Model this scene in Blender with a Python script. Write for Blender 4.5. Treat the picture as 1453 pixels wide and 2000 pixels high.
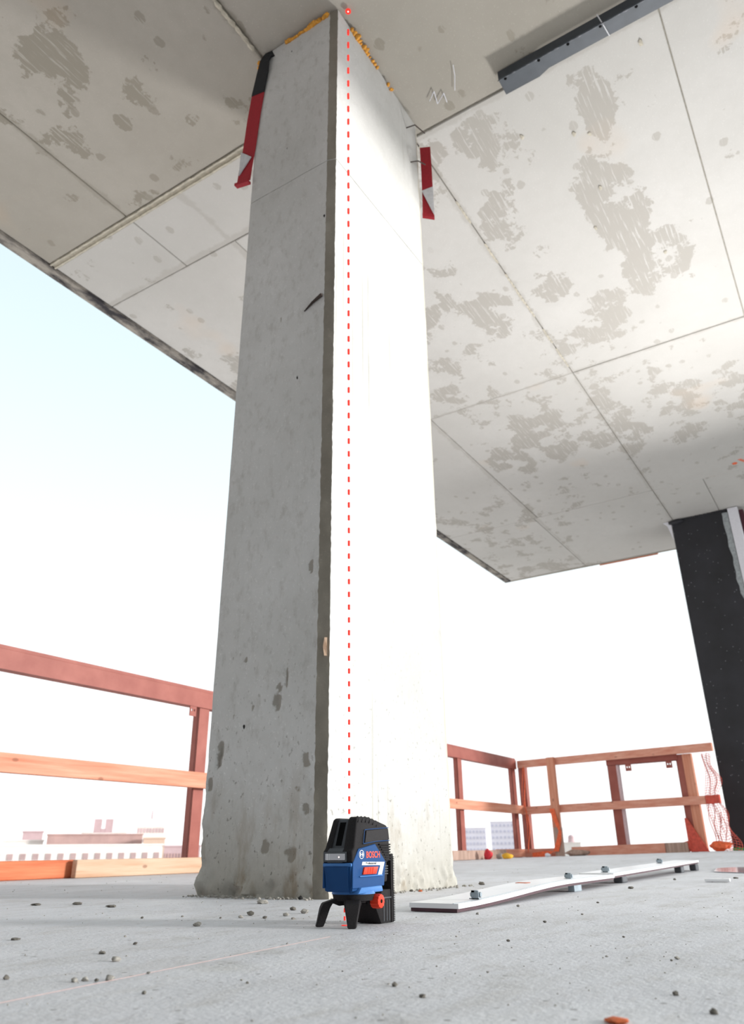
import bpy, bmesh, math, random
from mathutils import Vector, Matrix, noise

S = bpy.context.scene
for o in list(bpy.data.objects):
    bpy.data.objects.remove(o)
COL = S.collection
R = math.radians

# ------------------------------------------------------------------ camera
F_PX = 1455.96
cam = bpy.data.cameras.new('camera')
cam.sensor_fit = 'AUTO'
cam.sensor_width = 36.0
cam.lens = F_PX / 2000 * 36.0
cam.clip_start = 0.02
cam.clip_end = 3000
cam.dof.use_dof = True
cam.dof.focus_distance = 1.5
cam.dof.aperture_fstop = 7.0
camo = bpy.data.objects.new('camera', cam)
COL.objects.link(camo)
right = Vector((0.53795702, -0.84290897, -0.01033013))
down = Vector((0.34203006, 0.22945626, -0.9112438))
fwd = Vector((0.77046589, 0.48667678, 0.41173781))
m = Matrix.Identity(4)
for i in range(3):
    m[i][0] = right[i]
    m[i][1] = -down[i]
    m[i][2] = -fwd[i]
m[0][3], m[1][3], m[2][3] = 0.0, 0.0, 0.13
camo.matrix_world = m
S.camera = camo

# ------------------------------------------------------------------ sky
w = bpy.data.worlds.new('hazy_sky')
S.world = w
w.use_nodes = True
nt = w.node_tree
nt.nodes.clear()
wo = nt.nodes.new('ShaderNodeOutputWorld')
bg = nt.nodes.new('ShaderNodeBackground')
tc = nt.nodes.new('ShaderNodeTexCoord')
sp = nt.nodes.new('ShaderNodeSeparateXYZ')
rp = nt.nodes.new('ShaderNodeValToRGB')
nt.links.new(tc.outputs['Generated'], sp.inputs[0])
nt.links.new(sp.outputs['Z'], rp.inputs[0])
nt.links.new(rp.outputs[0], bg.inputs[0])
nt.links.new(bg.outputs[0], wo.inputs[0])
els = rp.color_ramp.elements
els[0].position = 0.0
els[0].color = (1.0, 0.985, 0.985, 1)
els[1].position = 1.0
els[1].color = (0.46, 0.56, 0.60, 1)
for p_, c_ in ((0.22, (0.86, 0.89, 0.90, 1)), (0.45, (0.70, 0.80, 0.83, 1)), (0.62, (0.60, 0.72, 0.76, 1))):
    e = els.new(p_)
    e.color = c_
bg.inputs[1].default_value = 1.35

# ------------------------------------------------------------------ low hazy sun
sun = bpy.data.lights.new('sun', 'SUN')
sun.energy = 3.6
sun.angle = R(9)
sun.color = (1.0, 0.985, 0.96)
suno = bpy.data.objects.new('sun', sun)
COL.objects.link(suno)
sd = Vector((0.34, -0.94, math.tan(R(11)))).normalized()
suno.rotation_euler = sd.to_track_quat('Z', 'Y').to_euler()

# ------------------------------------------------------------------ photographer's soft lamp on the deck, right of the frame
lamp = bpy.data.lights.new('soft_lamp', 'AREA')
lamp.shape = 'DISK'
lamp.size = 0.6
lamp.energy = 105
lamp.color = (1.0, 0.99, 0.985)
lamp.spread = R(125)
lampo = bpy.data.objects.new('soft_lamp', lamp)
COL.objects.link(lampo)
lampo.location = (7.0, -0.1, 0.9)
lampo.rotation_euler = (Vector((7.0, -0.1, 0.9)) - Vector((3.3, 0.4, 4.0))).to_track_quat('Z', 'Y').to_euler()

S.view_settings.view_transform = 'Standard'
S.view_settings.look = 'None'
S.view_settings.gamma = 1.0
S.view_settings.use_curve_mapping = False
S.view_settings.exposure = 0.0

# ================================================================== helpers
rng = random.Random(11)


def srgb(h):
    h = h.lstrip('#')
    v = [int(h[i:i + 2], 16) / 255 for i in (0, 2, 4)]
    return tuple(x / 12.92 if x <= 0.04045 else ((x + 0.055) / 1.055) ** 2.4 for x in v) + (1,)


class N:
    """small node graph builder"""

    def __init__(self, name):
        self.m = bpy.data.materials.new(name)
        self.m.use_nodes = True
        self.t = self.m.node_tree
        self.b = self.t.nodes['Principled BSDF']

    def n(self, typ, **kw):
        x = self.t.nodes.new(typ)
        for k, v in kw.items():
            setattr(x, k, v)
        return x

    def l(self, a, b):
        self.t.links.new(a, b)

    def pos(self):
        return self.n('ShaderNodeNewGeometry').outputs['Position']

    def mapping(self, vec, scale=(1, 1, 1), rot=(0, 0, 0), loc=(0, 0, 0)):
        x = self.n('ShaderNodeMapping')
        self.l(vec, x.inputs['Vector'])
        x.inputs['Scale'].default_value = scale
        x.inputs['Rotation'].default_value = rot
        x.inputs['Location'].default_value = loc
        return x.outputs[0]

    def noise(self, vec, scale, detail=4, rough=0.55):
        x = self.n('ShaderNodeTexNoise')
        self.l(vec, x.inputs['Vector'])
        x.inputs['Scale'].default_value = scale
        x.inputs['Detail'].default_value = detail
        x.inputs['Roughness'].default_value = rough
        return x.outputs['Fac']

    def voro(self, vec, scale):
        x = self.n('ShaderNodeTexVoronoi')
        self.l(vec, x.inputs['Vector'])
        x.inputs['Scale'].default_value = scale
        return x

    def ramp(self, fac, a, b, ca=(0, 0, 0, 1), cb=(1, 1, 1, 1)):
        x = self.n('ShaderNodeValToRGB')
        self.l(fac, x.inputs[0])
        e = x.color_ramp.elements
        e[0].position, e[1].position = a, b
        e[0].color, e[1].color = ca, cb
        return x.outputs[0]

    def math(self, op, a, b=None, clamp=False):
        x = self.n('ShaderNodeMath', operation=op, use_clamp=clamp)
        for i, v in enumerate((a, b)):
            if v is None:
                continue
            if isinstance(v, (int, float)):
                x.inputs[i].default_value = v
            else:
                self.l(v, x.inputs[i])
        return x.outputs[0]

    def mix(self, fac, a, b, blend='MIX'):
        x = self.n('ShaderNodeMix', data_type='RGBA', blend_type=blend)
        for i, v in ((0, fac), (6, a), (7, b)):
            if isinstance(v, (int, float)):
                x.inputs[i].default_value = v
            elif isinstance(v, tuple):
                x.inputs[i].default_value = v
            else:
                self.l(v, x.inputs[i])
        return x.outputs[2]

    def bump(self, height, strength=0.3, dist=0.01):
        x = self.n('ShaderNodeBump')
        self.l(height, x.inputs['Height'])
        x.inputs['Strength'].default_value = strength
        x.inputs['Distance'].default_value = dist
        self.l(x.outputs[0], self.b.inputs['Normal'])

    def out(self, col=None, rough=0.8, metal=0.0, spec=None):
        if col is not None:
            if isinstance(col, tuple):
                self.b.inputs['Base Color'].default_value = col
            else:
                self.l(col, self.b.inputs['Base Color'])
        if isinstance(rough, (int, float)):
            self.b.inputs['Roughness'].default_value = rough
        else:
            self.l(rough, self.b.inputs['Roughness'])
        self.b.inputs['Metallic'].default_value = metal
        if spec is not None:
            self.b.inputs['Specular IOR Level'].default_value = spec
        return self.m


def plain(name, col, rough=0.6, metal=0.0, var=0.12, scale=40, bump=0.0, spec=None):
    g = N(name)
    c = srgb(col) if isinstance(col, str) else col
    f = g.noise(g.pos(), scale)
    d = tuple(x * (1 - var) for x in c[:3]) + (1,)
    l_ = tuple(min(1, x * (1 + var)) for x in c[:3]) + (1,)
    if bump:
        g.bump(f, bump, 0.002)
    return g.out(g.ramp(f, 0.3, 0.7, d, l_), rough, metal, spec)


def newbm():
    return bmesh.new()


def box(bm, a, b, bev=0.0, seg=1):
    vs = bmesh.ops.create_cube(bm, size=1)['verts']
    c = [(a[i] + b[i]) / 2 for i in range(3)]
    s = [abs(b[i] - a[i]) for i in range(3)]
    for v in vs:
        v.co = Vector((c[0] + v.co.x * s[0], c[1] + v.co.y * s[1], c[2] + v.co.z * s[2]))
    if bev:
        es = list({e for v in vs for e in v.link_edges})
        bmesh.ops.bevel(bm, geom=es, offset=bev, segments=seg, affect='EDGES', profile=0.5)
    return vs


def hexa(bm, p):
    """p: 4 bottom + 4 top corners, both in the same turning order"""
    v = [bm.verts.new(q) for q in p]
    fs = [(3, 2, 1, 0), (4, 5, 6, 7), (0, 1, 5, 4), (1, 2, 6, 5), (2, 3, 7, 6), (3, 0, 4, 7)]
    out = [bm.faces.new([v[i] for i in f]) for f in fs]
    bmesh.ops.recalc_face_normals(bm, faces=out)
    return v


def prism(bm, poly, lo, hi, axis='x', bev=0.0, seg=2):
    """poly of (p,q) extruded along axis: x -> (lo,p,q); y -> (p,lo,q); z -> (p,q,lo)"""
    def P(p, q, t):
        return {'x': (t, p, q), 'y': (p, t, q), 'z': (p, q, t)}[axis]
    a = [bm.verts.new(P(p, q, lo)) for p, q in poly]
    b = [bm.verts.new(P(p, q, hi)) for p, q in poly]
    n = len(poly)
    fs = [bm.faces.new(a), bm.faces.new(b[::-1])]
    for i in range(n):
        fs.append(bm.faces.new((a[i], b[i], b[(i + 1) % n], a[(i + 1) % n])))
    bmesh.ops.recalc_face_normals(bm, faces=fs)
    if bev:
        es = list({e for v in a + b for e in v.link_edges})
        r_ = bmesh.ops.bevel(bm, geom=es, offset=bev, segments=seg, affect='EDGES', profile=0.5, clamp_overlap=True)
        return list({v for f in r_['faces'] for v in f.verts} | {v for v in a + b if v.is_valid})
    return a + b


def cyl(bm, p0, p1, r0, r1=None, seg=24, cap=True):
    r1 = r0 if r1 is None else r1
    p0, p1 = Vector(p0), Vector(p1)
    d = p1 - p0
    q = d.to_track_quat('Z', 'Y').to_matrix().to_4x4()
    mt = Matrix.Translation((p0 + p1) / 2) @ q
    bmesh.ops.create_cone(bm, cap_ends=cap, segments=seg, radius1=r0, radius2=r1, depth=d.length, matrix=mt)


def tube(bm, pts, r, seg=6):
    for i in range(len(pts) - 1):
        cyl(bm, pts[i], pts[i + 1], r, r, seg)


def loft(bm, rings):
    vs = [[bm.verts.new(p) for p in r_] for r_ in rings]
    fs = []
    for a, b in zip(vs[:-1], vs[1:]):
        n = len(a)
        for i in range(n):
            fs.append(bm.faces.new((a[i], a[(i + 1) % n], b[(i + 1) % n], b[i])))
    fs.append(bm.faces.new(vs[0][::-1]))
    fs.append(bm.faces.new(vs[-1]))
    bmesh.ops.recalc_face_normals(bm, faces=fs)


def lump(bm, c, s, seed=0, sub=2, amp=0.35):
    """irregular stone-like blob centred on c with half sizes s"""
    vs = bmesh.ops.create_icosphere(bm, subdivisions=sub, radius=1)['verts']
    for v in vs:
        d = v.co.normalized()
        k = 1 + amp * noise.noise(d * 1.6 + Vector((seed * 3.1, seed * 1.7, seed)))
        k += amp * 0.4 * noise.noise(d * 4 + Vector((seed, 5, seed * 2)))
        v.co = Vector((c[0] + d.x * k * s[0], c[1] + d.y * k * s[1], c[2] + d.z * k * s[2]))


def obj(name, bm, mat, parent=None, smooth=False, label=None, world=False):
    me = bpy.data.meshes.new(name)
    if world and parent is not None:
        off = parent.matrix_basis.inverted()
        q = parent.parent
        while q is not None:
            off = off @ q.matrix_basis.inverted()
            q = q.parent
        bm.transform(off)
    bm.to_mesh(me)
    bm.free()
    for mm in (mat if isinstance(mat, (list, tuple)) else [mat]):
        me.materials.append(mm)
    if smooth:
        for p in me.polygons:
            p.use_smooth = True
        if smooth != 'full':
            me.set_sharp_from_angle(angle=R(smooth if smooth is not True else 35))
    o = bpy.data.objects.new(name, me)
    COL.objects.link(o)
    if parent is not None:
        o.parent = parent
    if label:
        o['label'] = label
    return o


def thing(name, label, cat, loc=(0, 0, 0), rz=0.0, group=None):
    o = bpy.data.objects.new(name, None)
    o.empty_display_size = 0.1
    COL.objects.link(o)
    o.location = loc
    o.rotation_euler = (0, 0, rz)
    return tag(o, label, cat, group)


def tag(o, label, cat, group=None):
    o['label'] = label
    o['category'] = cat
    if group:
        o['group'] = group
    return o


def struct(o, label=None):
    o['kind'] = 'structure'
    if label:
        o['label'] = label
    return o


def sstep(x):
    x = max(0.0, min(1.0, x))
    return x * x * (3 - 2 * x)


def FZ(x, y):
    """the deck rises slightly towards the far right corner"""
    return 0.072 * sstep((x - 5.2) / 3.8) * (0.22 + 0.78 * max(0, min(1, (3.8 - y) / 2.4)))


# ================================================================== materials
def concrete(name, base, dark, speck=True, seed=0.0, big=0.8, bumps=0.25, pits=0.0):
    g = N(name)
    p = g.mapping(g.pos(), loc=(seed, seed * 2, seed * .7))
    f1 = g.noise(p, big, 6, 0.6)
    f2 = g.noise(p, 14, 5, 0.65)
    f3 = g.noise(p, 120, 3, 0.6)
    c = g.ramp(f1, 0.32, 0.68, dark, base)
    c = g.mix(g.math('MULTIPLY', g.ramp(f2, 0.45, 0.75), 0.35), c, dark)
    c = g.mix(g.math('MULTIPLY', g.ramp(f3, 0.35, 0.3), 0.25), c, tuple(x * .5 for x in dark[:3]) + (1,))
    return g, p, c, f2, f3


# --- ceiling
def ceiling_mat(name, base, dark, wet, amount, spots=(), joints=()):
    g, p, c, f2, f3 = concrete(name, base, dark, seed=3.0, big=0.5)
    # damp release-oil blotches, broken into streaks along the boards
    pb = g.mapping(g.pos(), scale=(1, 1.05, 0.01), rot=(0, 0, 0.15))
    blot = g.noise(g.mapping(pb, loc=(4.2, 1.7, 0)), 2.9, 7, 0.68)
    area = g.noise(g.mapping(pb, loc=(1.3, 8.1, 0)), 0.42, 2, 0.5)
    b = g.math('ADD', blot, g.math('MULTIPLY', g.math('SUBTRACT', area, 0.5), amount))
    for sx_, sy_, rx_, ry_ in spots:
        q_ = g.mapping(g.pos(), scale=(1 / rx_, 1 / ry_, 0), loc=(-sx_ / rx_, -sy_ / ry_, 0))
        ln = g.n('ShaderNodeVectorMath', operation='LENGTH')
        g.l(q_, ln.inputs[0])
        up = g.math('MULTIPLY', g.math('MINIMUM', g.math('SUBTRACT', 1.75, ln.outputs['Value'], True), 0.75), 0.24)
        b = g.math('MAXIMUM', b, g.math('ADD', g.math('SUBTRACT', blot, .03), up))
    mask = g.ramp(b, 0.605, 0.625)
    st = g.noise(g.mapping(g.pos(), scale=(4, 60, .01), rot=(0, 0, -0.10)), 1.0, 4, 0.65)
    streak = g.ramp(st, 0.37, 0.44)
    mask = g.math('MULTIPLY', mask, streak)
    # many small dabs
    vo = g.voro(g.mapping(g.pos(), scale=(1, 1.3, .01), rot=(0, 0, 0.4)), 5.5)
    dn = g.noise(g.pos(), 19, 3)
    dab = g.ramp(g.math('ADD', vo.outputs['Distance'], g.math('MULTIPLY', dn, 0.25)), 0.30, 0.33, (1, 1, 1, 1), (0, 0, 0, 1))
    sepc = g.n('ShaderNodeSeparateColor')
    g.l(vo.outputs['Color'], sepc.inputs[0])
    sel = g.ramp(sepc.outputs[0], 0.55, 0.56)
    dab = g.math('MULTIPLY', g.math('MULTIPLY', dab, sel), streak)
    mk = g.math('MULTIPLY', g.math('MAXIMUM', mask, g.math('MULTIPLY', dab, 0.8)), 0.85)
    c = g.mix(mk, c, wet)
    sx = g.n('ShaderNodeSeparateXYZ')
    g.l(g.pos(), sx.inputs[0])
    jn = g.noise(g.mapping(g.pos(), loc=(5, 2, 0)), 7, 5, .65)
    jl = None
    for ax, cc in joints:
        d_ = g.math('ADD', g.math('ABSOLUTE', g.math('SUBTRACT', sx.outputs[ax], cc)), g.math('MULTIPLY', g.math('SUBTRACT', jn, .5), .13))
        r_ = g.ramp(d_, .012, .03, (1, 1, 1, 1), (0, 0, 0, 1))
        jl = r_ if jl is None else g.math('MAXIMUM', jl, r_)
    c = g.mix(g.math('MULTIPLY', jl, .45), c, wet)
    rust = g.ramp(g.noise(g.mapping(g.pos(), loc=(7, 3, 0)), 1.3, 2), 0.66, 0.8)
    c = g.mix(g.math('MULTIPLY', rust, 0.3), c, srgb('#d9b48c'))
    g.bump(g.math('ADD', f2, g.math('MULTIPLY', f3, .5)), 0.18, 0.004)
    return g.out(c, 0.85, spec=0.2)


M_ceil = ceiling_mat('ceiling_concrete', srgb('#dbd8d3'), srgb('#c8c5bf'), srgb('#aaa59d'), 0.6, ((3.04, 1.15, .16, .1), (3.08, .47, .35, .08), (3.97, .58, .45, .16), (4.5, 1.2, .15, .12), (6.67, 2.1, .5, .25), (6.65, 1.45, .35, .25), (6.95, 2.56, .3, .2), (4.53, 1.72, .25, .15), (3.69, 1.26, .2, .12), (5.2, 1.0, .3, .2), (4.7, .5, .3, .2)), (('Y', 1.45), ('Y', 2.92), ('X', 5.69), ('X', 2.82)))
M_ceil_shaded = ceiling_mat('ceiling_concrete_shaded', srgb('#c6c0b6'), srgb('#aca69b'), srgb('#918b7e'), -0.5, ((1.38, 2.87, .17, .17), (1.63, 2.41, .05, .05), (2.0, 2.46, .04, .04), (1.79, 2.82, .05, .04), (2.6, 2.9, .1, .05), (3.2, 3.3, .1, .06)), (('Y', 3.36), ('X', 2.84), ('Y', 1.885)))  # base darkened to paint upper-left ceiling shade into the colour; spots are stains
M_groove = plain('joint_grout', '#bdb6a6', 0.9, var=.2, scale=25, bump=.5)
M_joint = plain('joint_concrete', '#a09a8e', 0.95, var=.2)  # greyer concrete seen in the joint gaps
g = N('stained_slab_edge')
f = g.noise(g.mapping(g.pos(), scale=(1, 3, 3)), 3.2, 6, .7)
c = g.ramp(f, 0.42, 0.62, srgb('#3a373a'), srgb('#a49d93'))
g.bump(f, .8, .02)
M_edge = g.out(c, .9)

# --- floor
g, p, c, f2, f3 = concrete('floor_concrete', srgb('#edecf0'), srgb('#d8d7da'), seed=9.0, big=1.4)
st = g.noise(g.mapping(g.pos(), scale=(1.2, 5, 1), rot=(0, 0, .9)), 2.0, 6, .65)
c = g.mix(g.math('MULTIPLY', g.ramp(st, .5, .72), .5), c, srgb('#b5b1ac'))
sb = g.noise(g.mapping(g.pos(), loc=(2.2, .4, 0)), 5.5, 5, .6)
c = g.mix(g.math('MULTIPLY', g.ramp(sb, .6, .75), .45), c, srgb('#8f8879'))
br = g.noise(g.mapping(g.pos(), loc=(8, 5, 0), scale=(1, 2.2, 1), rot=(0, 0, .5)), 9, 6, .7)
c = g.mix(g.math('MULTIPLY', g.ramp(br, .52, .72), .4), c, srgb('#a39b90'))
wh = g.noise(g.mapping(g.pos(), loc=(12, 3.4, 0)), 2.4, 5, .6)
c = g.mix(g.math('MULTIPLY', g.ramp(wh, .56, .75), .6), c, srgb('#e9e9ea'))
vo = g.voro(g.pos(), 75)
sk = g.n('ShaderNodeSeparateColor')
g.l(vo.outputs['Color'], sk.inputs[0])
dots = g.math('MULTIPLY', g.ramp(vo.outputs['Distance'], .22, .30, (1, 1, 1, 1), (0, 0, 0, 1)), g.ramp(sk.outputs[0], .94, .95))
c = g.mix(g.math('MULTIPLY', dots, .6), c, srgb('#5b5751'))
g.bump(g.math('ADD', g.math('ADD', f2, g.math('MULTIPLY', f3, .6)), st), 0.35, 0.006)
M_floor = g.out(c, 0.62, spec=0.35)


# --- column
def column_mat(name, base, dark, streaks):
    g, p, c, f2, f3 = concrete(name, base, dark, seed=5.0, big=1.1)
    zz = g.n('ShaderNodeSeparateXYZ')
    g.l(g.pos(), zz.inputs[0])
    z = zz.outputs['Z']
    # rising dirt at the foot
    low = g.ramp(g.math('ADD', z, g.math('MULTIPLY', g.noise(g.pos(), 9, 5), .22)), .10, .42, (1, 1, 1, 1), (0, 0, 0, 1))
    c = g.mix(g.math('MULTIPLY', low, .6), c, srgb('#a29a88'))
    # speckle near the foot
    sp_ = g.noise(g.mapping(g.pos(), scale=(1, 1, .7)), 75, 3, .6)
    lowm = g.ramp(z, .1, 1.2, (1, 1, 1, 1), (0.1, .1, .1, 1))
    c = g.mix(g.math('MULTIPLY', g.math('MULTIPLY', g.ramp(sp_, .63, .69), lowm), .7), c, srgb('#6c675e'))
    # bug holes
    vo = g.voro(g.mapping(g.pos(), scale=(1, 1, .55), loc=(1.7, .2, .4)), 17)
    sk = g.n('ShaderNodeSeparateColor')
    g.l(vo.outputs['Color'], sk.inputs[0])
    d2 = g.math('ADD', vo.outputs['Distance'], g.math('MULTIPLY', g.noise(g.pos(), 90, 2), .1))
    hole = g.math('MULTIPLY', g.ramp(d2, .115, .14, (1, 1, 1, 1), (0, 0, 0, 1)), g.ramp(sk.outputs[1], .86, .87))
    c = g.mix(hole, c, srgb('#2a2725'))
    # thin vertical runs
    if streaks:
        vs = g.noise(g.mapping(g.pos(), scale=(60, 60, .55)), 1.0, 2, .5)
        va = g.noise(g.mapping(g.pos(), scale=(3, 3, .7), loc=(3, 1, 2)), 1.0, 2, .5)
        c = g.mix(g.math('MULTIPLY', g.math('MULTIPLY', g.ramp(vs, .60, .66), g.ramp(va, .5, .65)), .45), c, srgb('#8b8572'))
    at = g.n('ShaderNodeAttribute', attribute_name='wear')
    sa = g.n('ShaderNodeSeparateColor')
    g.l(at.outputs['Color'], sa.inputs[0])
    wn = g.math('MULTIPLY', g.math('SUBTRACT', g.noise(g.pos(), 42, 5, .65), .5), 1.3)
    c = g.mix(g.math('MULTIPLY', g.ramp(g.math('ADD', sa.outputs[0], wn), .45, .75), .7), c, srgb('#857d70'))
    # cement-skin mottling and rusty brown washes low down
    mt = g.noise(g.mapping(g.pos(), scale=(1, 1, .6), loc=(6, 1, 3)), 26, 6, .7)
    c = g.mix(g.math('MULTIPLY', g.ramp(mt, .52, .7), .12 if streaks else .32), c, srgb('#8f8a80'))
    bw = g.noise(g.mapping(g.pos(), scale=(1, 1, .35), loc=(2, 7, 1)), 11, 4, .6)
    c = g.mix(g.math('MULTIPLY', g.math('MULTIPLY', g.ramp(bw, .55, .68), g.ramp(z, .05, .4, (1, 1, 1, 1), (0, 0, 0, 1))), .6), c, srgb('#8a7557'))
    g.bump(g.math('SUBTRACT', g.math('ADD', f2, g.math('MULTIPLY', f3, .5)), g.math('MULTIPLY', hole, 3)), 0.3, 0.004)
    return g.out(c, 0.85, spec=.2)


M_col_shade = column_mat('column_concrete_plain', srgb('#e2e1df'), srgb('#c9c8c4'), False)
M_col = column_mat('column_concrete', srgb('#e2e1df'), srgb('#c9c8c4'), True)
g, p, c, f2, f3 = concrete('chamfer_mortar', srgb('#a09a8e'), srgb('#7f786c'), seed=2, big=2.5)
g.bump(f2, .5, .006)
M_chamfer = g.out(c, .9)
g, p, c, f2, f3 = concrete('pale_mortar', srgb('#d2cfc4'), srgb('#b4b0a2'), seed=2, big=2.5)
g.bump(f2, .5, .006)
M_mortar = g.out(c, .9)
M_foam = plain('spray_foam', '#d9993a', .8, var=.35, scale=60, bump=.6)
M_rust = plain('rusty_wire', '#3b302b', .8, var=.3)

# --- metals, timber, plastics
g = N('red_oxide_steel')
f = g.noise(g.pos(), 6, 5)
wv = g.n('ShaderNodeTexWave', wave_type='BANDS', bands_direction='Z')
g.l(g.pos(), wv.inputs['Vector'])
wv.inputs['Scale'].default_value = 38
c = g.ramp(f, .3, .7, srgb('#8f4336'), srgb('#a65c4e'))
c = g.mix(g.math('MULTIPLY', wv.outputs['Fac'], .22), c, srgb('#6b2f26'))
g.bump(wv.outputs['Fac'], .15, .002)
M_steel = g.out(c, .55, .0)
M_steel_pale = plain('pale_steel_edge', '#c9aeb0', .5)


def wood(name, a, b, axis='X', knots=True):
    g = N(name)
    sc = {'X': (1.2, 22, 22), 'Y': (22, 1.2, 22), 'Z': (22, 22, 1.2)}[axis]
    f = g.noise(g.mapping(g.pos(), scale=sc), 1.6, 5, .6)
    c = g.ramp(f, .3, .7, srgb(a), srgb(b))
    if knots:
        vo = g.voro(g.mapping(g.pos(), scale={'X': (1, 2, 2), 'Y': (2, 1, 2), 'Z': (2, 2, 1)}[axis]), 4.5)
        k = g.ramp(vo.outputs['Distance'], .06, .11, (1, 1, 1, 1), (0, 0, 0, 1))
        c = g.mix(g.math('MULTIPLY', k, .6), c, srgb('#7a4a33'))
    g.bump(f, .25, .003)
    return g.out(c, .75)


M_wood_x = wood('orange_timber', '#c97a5d', '#dfa388')
M_wood_y = wood('orange_timber_across', '#cd8169', '#e2a891', 'Y')
M_wood_z = wood('orange_timber_upright', '#c57a5c', '#dc9f84', 'Z')
M_plank_orange = wood('deep_orange_timber', '#bf5c37', '#d68a60')
M_plank_pale = wood('pale_timber', '#bf9779', '#d9bca3')
M_grey_wood = wood('weathered_timber', '#8d7163', '#c3a798', 'Z')
M_net = plain('orange_netting', '#e8683c', .7, var=.2)
M_net_red = plain('red_netting', '#c9503f', .7, var=.2)
M_galv = plain('galvanised_steel', '#9aa6ae', .5, .25, var=.18, scale=30)
M_galv_dark = plain('dark_galvanised_steel', '#56585c', .5, .5, var=.2, scale=20)
M_channel = plain('channel_steel', '#43484e', .55, .1, var=.15, scale=12)
M_strap = plain('red_webbing', '#a01626', .7, var=.12, scale=90, bump=.4)
M_strap_black = plain('black_webbing', '#15181d', .75, var=.2, scale=90, bump=.4)
M_label = plain('silver_label', '#c9c9cc', .5)
g = N('black_membrane')
vo = g.voro(g.pos(), 26)
sk = g.n('ShaderNodeSeparateColor')
g.l(vo.outputs['Color'], sk.inputs[0])
dd = g.math('MULTIPLY', g.ramp(vo.outputs['Distance'], .10, .14, (1, 1, 1, 1), (0, 0, 0, 1)), g.ramp(sk.outputs[0], .93, .94))
c = g.mix(dd, g.ramp(g.noise(g.pos(), 3, 5), .3, .7, srgb('#16161a'), srgb('#24242a')), srgb('#8f8f96'))
M_black = g.out(c, .6)
M_grey_mem = plain('grey_membrane', '#9aa0a2', .7, var=.25)
M_white_paint = plain('white_paint', '#dcdce2', .45, var=.04)
M_green = plain('green_membrane', '#2f9a5a', .7, var=.2)
M_purple = plain('dark_primer_steel', '#4a1f2c', .6, var=.2)
M_panel = plain('white_panel_coating', '#f6f6f8', .3, var=.03, scale=8)
M_panel_under = plain('panel_underside', '#4a2a33', .6, var=.2)
M_crumb = plain('concrete_crumbs', '#a39e96', .9, var=.3, scale=120, bump=.6)
M_crumb_dark = plain('dark_crumbs', '#6f6a62', .9, var=.3, scale=120, bump=.6)
M_coal = plain('black_crumb', '#1c1b1b', .9, var=.3)
M_leaf = plain('dry_leaf', '#c8612f', .8, var=.3)
M_ragred = plain('red_cloth', '#d0333c', .8, var=.2)
M_yellow = plain('yellow_scrap', '#e6b02f', .8, var=.2)
g = N('puddle_water')
M_water = g.out(srgb('#b9b6bf'), 0.08, 0.0, 0.6)
g.b.inputs['IOR'].default_value = 1.33

# tool
M_blue = plain('blue_plastic', '#19467a', .55, var=.05, spec=.15)
M_blue_pale = plain('pale_blue_plastic', '#4a7cba', .55, var=.05, spec=.15)
M_rubber = plain('black_rubber', '#2a2829', .75, var=.15, scale=400, bump=.15, spec=.12)
M_rubber_grey = plain('dark_grey_plastic', '#585b5f', .65, var=.08, spec=.15)
M_inlay = plain('dark_inlay', '#353334', .75, var=.1, scale=300, spec=.1)
M_slot = plain('window_black', '#020203', .5, var=.1, spec=.05)
M_redplast = plain('red_plastic', '#e23f26', .5, var=.05, spec=.2)
M_white = plain('white_print', '#f2f2f2', .5, var=.02)
M_red_print = plain('red_print', '#e8492f', .5, var=.02)
M_black_print = plain('black_print', '#1a1a1a', .5, var=.02)
g = N('silver_glass')
M_glass = g.out(srgb('#c9c9cf'), .2, .0)
g = N('laser_light')
g.b.inputs['Emission Color'].default_value = srgb('#f02a1c')
g.b.inputs['Emission Strength'].default_value = 0.72
M_laser = g.out(srgb('#e02a1c'), .6)
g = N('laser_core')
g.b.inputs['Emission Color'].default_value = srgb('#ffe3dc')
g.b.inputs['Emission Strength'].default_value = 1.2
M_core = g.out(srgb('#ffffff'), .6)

# city: base colours lightened to paint the haze into them
M_fac_white = plain('white_facade', '#efe6e0', .8, var=.05, scale=.3)
M_fac_brown = plain('brown_facade', '#c3a09a', .8, var=.12, scale=.2)
M_fac_mauve = plain('mauve_facade', '#c9acae', .8, var=.12, scale=.2)
M_fac_haze = plain('hazed_tower', '#ece6f0', .8, var=.05, scale=.1)
M_fac_tan = plain('tan_facade', '#e3c6b2', .8, var=.08, scale=.2)
M_pane = plain('far_window', '#b59a98', .35, var=.1, scale=.3)
M_pane_haze = plain('far_hazed_window', '#cfcbdc', .35, var=.1, scale=.3)
M_ground = plain('city_ground', '#bdb4ae', .9, var=.15, scale=.02)

# ================================================================== structure
# ---- floor slab with a slight rise
bm = newbm()
X0, X1, Y0, Y1 = -7.0, 10.9, -5.0, 4.35
nx, ny = 72, 38
gv = [[bm.verts.new((X0 + (X1 - X0) * i / nx, Y0 + (Y1 - Y0) * j / ny, 0)) for j in range(ny + 1)] for i in range(nx + 1)]
for i in range(nx + 1):
    for j in range(ny + 1):
        gv[i][j].co.z = FZ(gv[i][j].co.x, gv[i][j].co.y)
for i in range(nx):
    for j in range(ny):
        bm.faces.new((gv[i][j], gv[i + 1][j], gv[i + 1][j + 1], gv[i][j + 1]))
ext = bmesh.ops.extrude_edge_only(bm, edges=[e for e in bm.edges if e.is_boundary])
for v in [v for v in ext['geom'] if isinstance(v, bmesh.types.BMVert)]:
    v.co.z = -0.3
bmesh.ops.recalc_face_normals(bm, faces=bm.faces)
floor = struct(obj('floor', bm, M_floor, smooth=True))

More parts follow.
